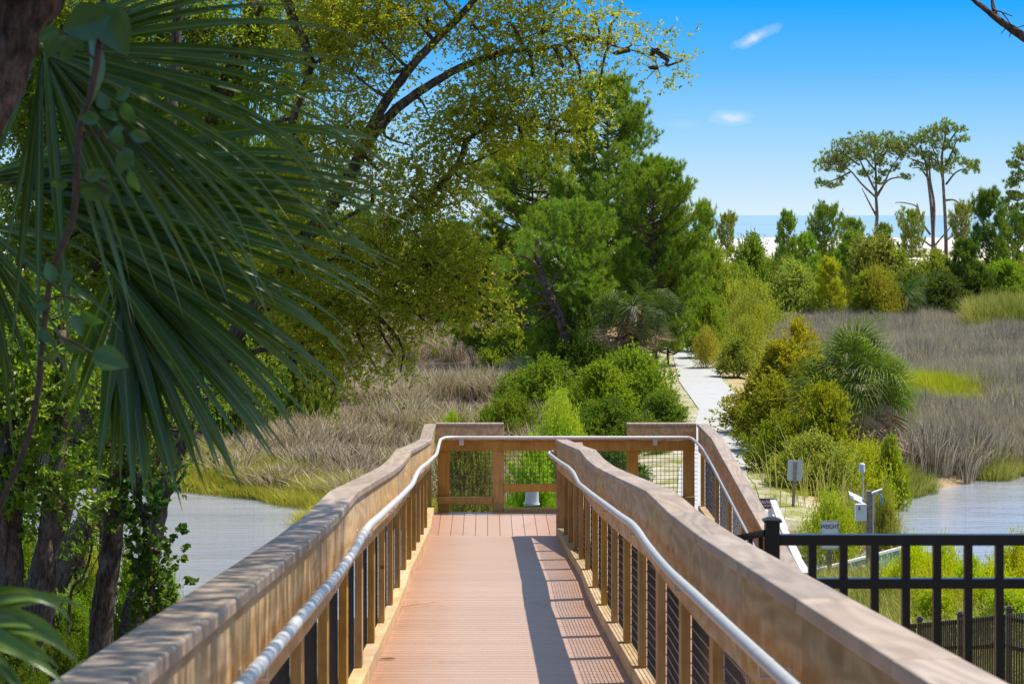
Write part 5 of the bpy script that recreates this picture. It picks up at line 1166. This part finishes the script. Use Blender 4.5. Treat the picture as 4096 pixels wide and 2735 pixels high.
# undergrowth on the near bank
U = 'bushes on the near bank under the oaks'
for (lab, k, a, b_, yt, Y, col) in [
    ('sunlit lime bush at the water edge behind the slim stem', 0, 110, 150, 560, 36, (.20, .28, .02)),
    ('light green bush right of the ivy stem by the cap rail', 3, 152, 186, 580, 35, (.20, .30, .03)),
    ('yellow-green undergrowth bush between the two dark trunks', 0, 56, 112, 578, 36, (.16, .22, .03)),
    ('low bush in leaf litter left of the rail', 0, 66, 118, 612, 36, (.13, .18, .03)),
    ('sunlit lime bush at the foot of the second trunk', 0, 120, 172, 592, 35, (.18, .26, .02)),
    ('sunlit green bush between the leftmost oak and the second trunk', 1, 30, 100, 596, 34, (.13, .20, .02)),
    ('low dark bush in the litter at the bottom left corner', 0, -25, 50, 618, 26, (.07, .11, .02)),
    ('low leafy bush beside the cap rail at the lower left', 1, 34, 88, 634, 27, (.08, .12, .02)),
    ('airy yellow bush in front of the pond behind the trunks', 3, 62, 108, 536, 39, (.28, .30, .06)),
    ('green bush behind the leftmost trunks', 0, -20, 55, 530, 40, (.10, .16, .025)),
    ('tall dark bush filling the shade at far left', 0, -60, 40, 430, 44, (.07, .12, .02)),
]:
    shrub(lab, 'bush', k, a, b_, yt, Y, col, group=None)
# tall backing trees at the far left so the wood is deep
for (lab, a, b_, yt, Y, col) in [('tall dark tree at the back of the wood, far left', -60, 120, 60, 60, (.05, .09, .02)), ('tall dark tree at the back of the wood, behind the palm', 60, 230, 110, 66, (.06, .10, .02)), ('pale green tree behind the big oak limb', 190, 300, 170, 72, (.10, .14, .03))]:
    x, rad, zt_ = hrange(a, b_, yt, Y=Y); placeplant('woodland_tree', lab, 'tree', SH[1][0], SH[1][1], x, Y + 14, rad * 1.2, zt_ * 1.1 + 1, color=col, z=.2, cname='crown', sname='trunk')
# ---------------------------------------------------------------- foreground: trunk, canopy, vine, palm
nt = thing('leaning_oak', 'rough dark oak trunk leaning in at the top left corner', 'oak tree', tuple(W(-150, 330, 6.5)))
bs = W(-150, 330, 6.5)
b = B(); cv = curve([np.array([-1.9, 6.4, float(ground(-1.9, 6.4)) - .3]) , W(-150, 330, 6.5), W(-64, 160, 6.5), W(-19, 55, 6.5), W(18, -12, 6.5), W(80, -140, 6.4), np.array([-.6, 6.2, H + 1.7]), np.array([-.1, 5.6, H + 2.5])], 40) - bs
b.tube(cv, np.linspace(.17, .09, len(cv)), 20, rough=.07)
r = np.random.default_rng(90); TP = []; TD = []
for k in range(105):
    c = np.array([r.uniform(-1.2, 1.7), r.uniform(3.0, 11.0), H + r.uniform(2.0, 4.2)])
    if c[2] - H < (c[1]) * .115 + .5: continue
    c[0] = .44 * (c[2] - H + 1) + r.uniform(-2.4, -.45)   # over the palm, clear of the sunny deck
    near = cv[-1] + bs if k % 3 else cv[-6] + bs
    if k % 2 == 0: b.tube(curve([near, (near + c) / 2 + r.normal(0, .15, 3), c], 8) - bs, .02, 5, cap=False)
    for _ in range(52): TP.append(c + r.normal(0, .28, 3) - bs); TD.append(unit(r.normal(0, 1, 3)))
v, t = twig_leaves(r, np.array(TP), np.array(TD), 8, .2, .07, .032)
obj('trunk', b.mesh('trunk', M['bark'], True), nt); obj('crown', leafmesh('crown', [(v, t)], M['oakleaf']), nt, color=(.12, .18, .02))
# bare bough at the top right corner
bb = thing('bare_bough_tree', 'dark bare bough with fine twigs at the top right corner', 'tree', tuple(W(1060, 60, 16)))
bs = W(1060, 60, 16); b = B()
def rb(px, py, dy=0): return W(px, py, 16 + dy) - bs
g0 = float(ground(bs[0] + .9, 16)) - bs[2] - .3
b.tube(curve([np.array([.9, .2, g0]), np.array([.8, .1, g0 * .5]), rb(1120, 220), rb(1098, 110), rb(1072, 30), rb(1050, -60), rb(1040, -150)], 36), np.linspace(.15, .03, 37), 10, rough=.05)
cv = curve([rb(1098, 100), rb(1070, 62), rb(1038, 45), rb(1020, 34), rb(1002, 22), rb(985, 9), rb(966, -6)], 30); b.tube(cv, np.linspace(.05, .012, len(cv)), 9, rough=.06)
for k in range(14):
    q = rb(1050 + 30 * math.sin(k * 2.1), -20 - k * 9); e_ = q + np.array([math.cos(k * 2.4) * .7, math.sin(k * 2.4) * .7, .35]); b.tube(curve([q, (q + e_) / 2 + [0, 0, .05], e_], 6), .01, 4, cap=False)
for pl_, r0 in [([(998, 19), (994, 10), (992, -3)], .022), ([(994, 10), (1002, 12), (1012, 16)], .007), ([(1002, 12), (1008, 20), (1012, 26)], .005), ([(996, 14), (1005, 24), (1012, 32)], .006), ([(990, 14), (988, 8), (980, 2)], .006), ([(1008, 26), (1004, 30), (1001, 34)], .004), ([(1012, 31), (1010, 35), (1009, 37)], .005), ([(1022, 36), (1024, 42)], .005), ([(1014, 28), (1022, 26), (1030, 22)], .005)]:
    cv = curve([rb(px, py, i * .05) for i, (px, py) in enumerate(pl_)], 8); b.tube(cv, np.linspace(r0, r0 * .5, len(cv)), 5, cap=False)
obj('trunk', b.mesh('trunk', M['bark'], True), bb)
# vine hanging through the palm
vn = thing('climbing_vine', 'thin brown vine stem with glossy oval leaves hanging before the palm', 'vine', tuple(W(100, -10, 5.2))); bs = W(100, -10, 5.2)
def rv_(px, py, dy=0): return W(px, py, 5.2 + dy) - bs
cv = curve([rv_(104, -20), rv_(102, 20), rv_(96, 65), rv_(90, 95), rv_(80, 128), rv_(77, 165), rv_(75, 200), rv_(70, 228), rv_(55, 262), rv_(47, 300), rv_(42, 345), rv_(38, 390), rv_(30, 430), rv_(16, 470), rv_(0, 505), rv_(-20, 560)], 60)
b = B().tube(cv, np.linspace(.0085, .0065, len(cv)), 7, rough=.1)
for (a, c) in [((78, 130), (122, 150)), ((77, 140), (128, 128)), ((74, 180), (108, 190)), ((48, 300), (78, 300)), ((44, 335), (92, 352)), ((98, 40), (130, 10)), ((95, 60), (58, 30))]: b.tube(curve([rv_(*a), (rv_(*a) + rv_(*c)) / 2 + [0, 0, .01], rv_(*c)], 8), .0028, 5, cap=False)
obj('stem', b.mesh('stem', simple('vine_stem', (.10, .055, .035), .7, 0, .3, .2, 40, .3), True), vn)
def bigleaf():
    V = []; Q = []; n = 8
    for j in range(n + 1):
        t = j / n; w_ = math.sin(PI * t ** .8) * .32 + .004
        for s in (-1, -.5, 0, .5, 1): V.append((t, s * w_, .10 * abs(s) * w_ * 3 - .18 * t * t + .01 * math.sin(t * 25) * abs(s)))
        if j:
            for q in range(4): k = j * 5 + q; Q.append((k - 5, k - 4, k + 1, k))
    return mesh('leaf', V, [np.array(Q)], M['vineleaf'], True)
M['vineleaf'] = leafmat('vine_leaf', .28, .25, .6, .02, .4, (.2, .25, .03), .1)
bl = bigleaf(); r = np.random.default_rng(3)
for (px, py, ang, L) in [(88, 34, -80, 74), (98, 2, -60, 60), (112, 14, 195, 60), (60, 30, 200, 26), (58, 34, 240, 28), (70, 30, 300, 24), (70, 38, 255, 26), (122, 102, -60, 26), (115, 98, 30, 22), (108, 110, 120, 22), (100, 118, 180, 22), (112, 128, -70, 26), (124, 128, 200, 18), (130, 132, -20, 22), (122, 150, -90, 24), (118, 120, 150, 20), (78, 188, -10, 34), (84, 178, 20, 22), (68, 184, 180, 18), (52, 282, 100, 22), (62, 286, 60, 20), (70, 290, -20, 20), (62, 300, -110, 22), (50, 305, 180, 20), (72, 314, -60, 26), (80, 312, -30, 26), (60, 352, 200, 24), (64, 340, -30, 26), (92, 352, -18, 40), (78, 358, -100, 30), (52, 342, 130, 20), (122, 148, -50, 22), (93, 168, -30, 20), (103, 182, -80, 22), (130, 170, -70, 24)]:
    s = L / F * 5.2; o = obj('leaf', bl, vn, tuple(rv_(px, py, r.normal(0, .03))), color=(.045, .10, .03))
    o.rotation_euler = (PI / 2 + r.normal(0, .5), -math.radians(ang), r.normal(0, .3)); o.scale = (s, s, s)
# palm: big costapalmate leaves with single leaflets
palm = thing('cabbage_palm', 'near cabbage palm whose big shaded fronds fill the upper left', 'palm', (-3.1, 8.2, float(ground(-3.1, 8.2))))
pb = np.array(palm.location)
tr = B().tube(curve([(0, 0, -.3), (.05, 0, 1.5), (.1, 0, H - pb[2] - .2)], 12), np.full(13, .19)[:len(curve([(0, 0, 0), (0, 0, 1), (0, 0, 2)], 12))], 14, rough=.06)
obj('trunk', tr.mesh('trunk', M['oldwood'], True), palm)
def leaflet(o_, d0, L, w, droop, fs, face, segs=12, tw=0, fold=.28, kink=None):
    """o_ base point, d0 direction, fs droop exponent; face approximate leaf normal"""
    V = []; Q = []; UV = []; p = np.array(o_, float); d = unit(np.array(d0, float)); step = L / segs
    for j in range(segs + 1):
        t = j / segs
        s = unit(np.cross(face, d)); nn = np.cross(d, s)
        if tw: a = tw * t; s2 = s * math.cos(a) + nn * math.sin(a); nn = nn * math.cos(a) - s * math.sin(a); s = s2
        ww = w * min(1, .25 + 2.6 * t) if t < .42 else w * max(.02, 1 - (t - .42) / .58)
        V += [p - s * ww / 2 + nn * fold * ww, p.copy(), p + s * ww / 2 + nn * fold * ww]; UV += [(0, t), (.5, t), (1, t)]
        if j: b_ = j * 3; Q += [(b_ - 3, b_ - 2, b_ + 1, b_), (b_ - 2, b_ - 1, b_ + 2, b_ + 1)]
        g = droop * (t ** fs) * step * 2.2 / max(L, .1)
        if kink and t > kink: g *= 3.2
        d = unit(d + np.array([0, 0, -g])); p = p + d * step
    return V, Q, UV
def dirpx(a): return np.array([math.cos(math.radians(a)), 0, math.sin(math.radians(a))])
def frond(label, Y, costa, items, col, w=.034, dy=.0, petiole=None, seed=1, face=(.05, -1, .35)):
    r = np.random.default_rng(seed); cp = curve([W(px, py, Y) for px, py in costa], 20) - pb
    pt = [np.array([.1, 0, H - pb[2] - .2 + .3])] + [cp[0] * .5 + np.array([.1, 0, H - pb[2] + .1]) * .5 + [0, 0, .1]] + [cp[0]] if petiole is None else [q - pb for q in petiole] + [cp[0]]
    fr_ = obj('frond', B().tube(curve(pt, 12), .014, 8).tube(cp, np.linspace(.012, .004, len(cp)), 8).mesh('frond', M['palm'], True), palm, color=(.13, .17, .04)); fr_['label'] = label
    for (u, a, L, dr) in items:
        i = min(u, .999) * (len(cp) - 1); i0 = int(i); o_ = cp[i0] + (cp[i0 + 1] - cp[i0]) * (i - i0)
        d = dirpx(a + r.normal(0, 2.2)); d[1] = r.normal(dy, .14)
        V, Q, UV = leaflet(o_ + [0, r.normal(0, .01), 0], d, L * Y / F * (.94 + .12 * r.random()), w * (.85 + .3 * r.random()), dr * (.9 + .9 * r.random()), 1.9, np.array(face) + r.normal(0, .12, 3), tw=r.normal(0, .5), kink=.55 + .3 * r.random() if r.random() < .35 else None)
        obj('leaflet', mesh('leaflet', V, [np.array(Q)], M['palm'], True, UV), fr_, color=tuple(np.array(col) * (.8 + .4 * r.random())))
# upper fan, hub near the trunk corner
it = [(r.random() * .9, a, L, dr) for a, L, dr in
      [(14, 300, .4), (10, 330, .5), (6, 340, .5), (2, 345, .55), (-1, 340, .55), (-4, 345, .6), (-8, 350, .6), (-12, 340, .6), (-16, 345, .7), (-20, 345, .6), (-24, 350, .7), (-28, 345, .6), (-32, 340, .6), (-36, 350, .6), (-40, 345, .5), (-44, 350, .5),
       (-48, 340, .5), (-52, 330, .5), (-56, 320, .4), (-60, 310, .4), (-64, 300, .4), (-68, 290, .4), (-73, 280, .3), (-78, 285, .3), (-84, 300, .3), (-89, 330, .2), (-93, 310, .2), (-98, 260, .2), (-104, 220, .2), (-112, 180, .2), (-120, 160, .2), (18, 260, .5), (22, 240, .7), (28, 220, .9), (34, 200, 1.2)]]
it = it + [(q[0], q[1] + 1.7, q[2] * .93, q[3] * 1.25) for q in it[8:24:2]]
frond('upper frond radiating from beside the leaning oak trunk', 7.2, [(38, 44), (46, 52), (56, 62)], it, (.065, .115, .010), .030, seed=2)
it = []
for k in range(66):
    u = k / 65; a = 13 - 103 * u ** 1.2; L = 455 - 270 * u ** .9; it.append((.04 + .96 * u, a, L, .50 - .35 * u))
it += [(.98, -95, 175, .1), (.97, -101, 165, .1), (.9, -110, 160, .1), (.8, -118, 150, .1)]
frond('largest frond sweeping across from the left edge, its rib drooping', 8.2, [(-30, 178), (0, 180), (40, 195), (75, 222), (100, 250), (116, 280), (121, 300)], it, (.055, .11, .006), .054, seed=3, face=(.15, -1, .55))
it = [(r.random() * .8, a, L, dr) for a, L, dr in [(-20, 150, .5), (-30, 170, .5), (-38, 185, .5), (-46, 190, .5), (-54, 200, .4), (-62, 210, .4), (-70, 215, .3), (-78, 230, .3), (-86, 235, .2), (-92, 250, .2), (-98, 240, .2), (-8, 140, .6)]]
frond('lower left frond hanging down beside the frame edge', 7.6, [(-40, 210), (-20, 225), (0, 245)], it, (.055, .11, .010), .030, seed=4)
it = [(r.random() * .8, a, L, dr) for a, L, dr in [(30, 100, 1.0), (18, 130, 1.0), (8, 150, .9), (0, 150, .8), (-8, 140, .8), (-16, 150, .7), (-24, 150, .6), (-32, 150, .6), (-42, 140, .6), (-52, 120, .6), (-64, 110, .5)]]
frond('young frond at the bottom left corner, nearest of all', 3.4, [(-80, 604), (-55, 612), (-42, 620)], it, (.10, .17, .02), .028, seed=5, petiole=[np.array([-2.2, 4.4, H - 1.6]), np.array([-1.4, 3.6, H - 1.0])])
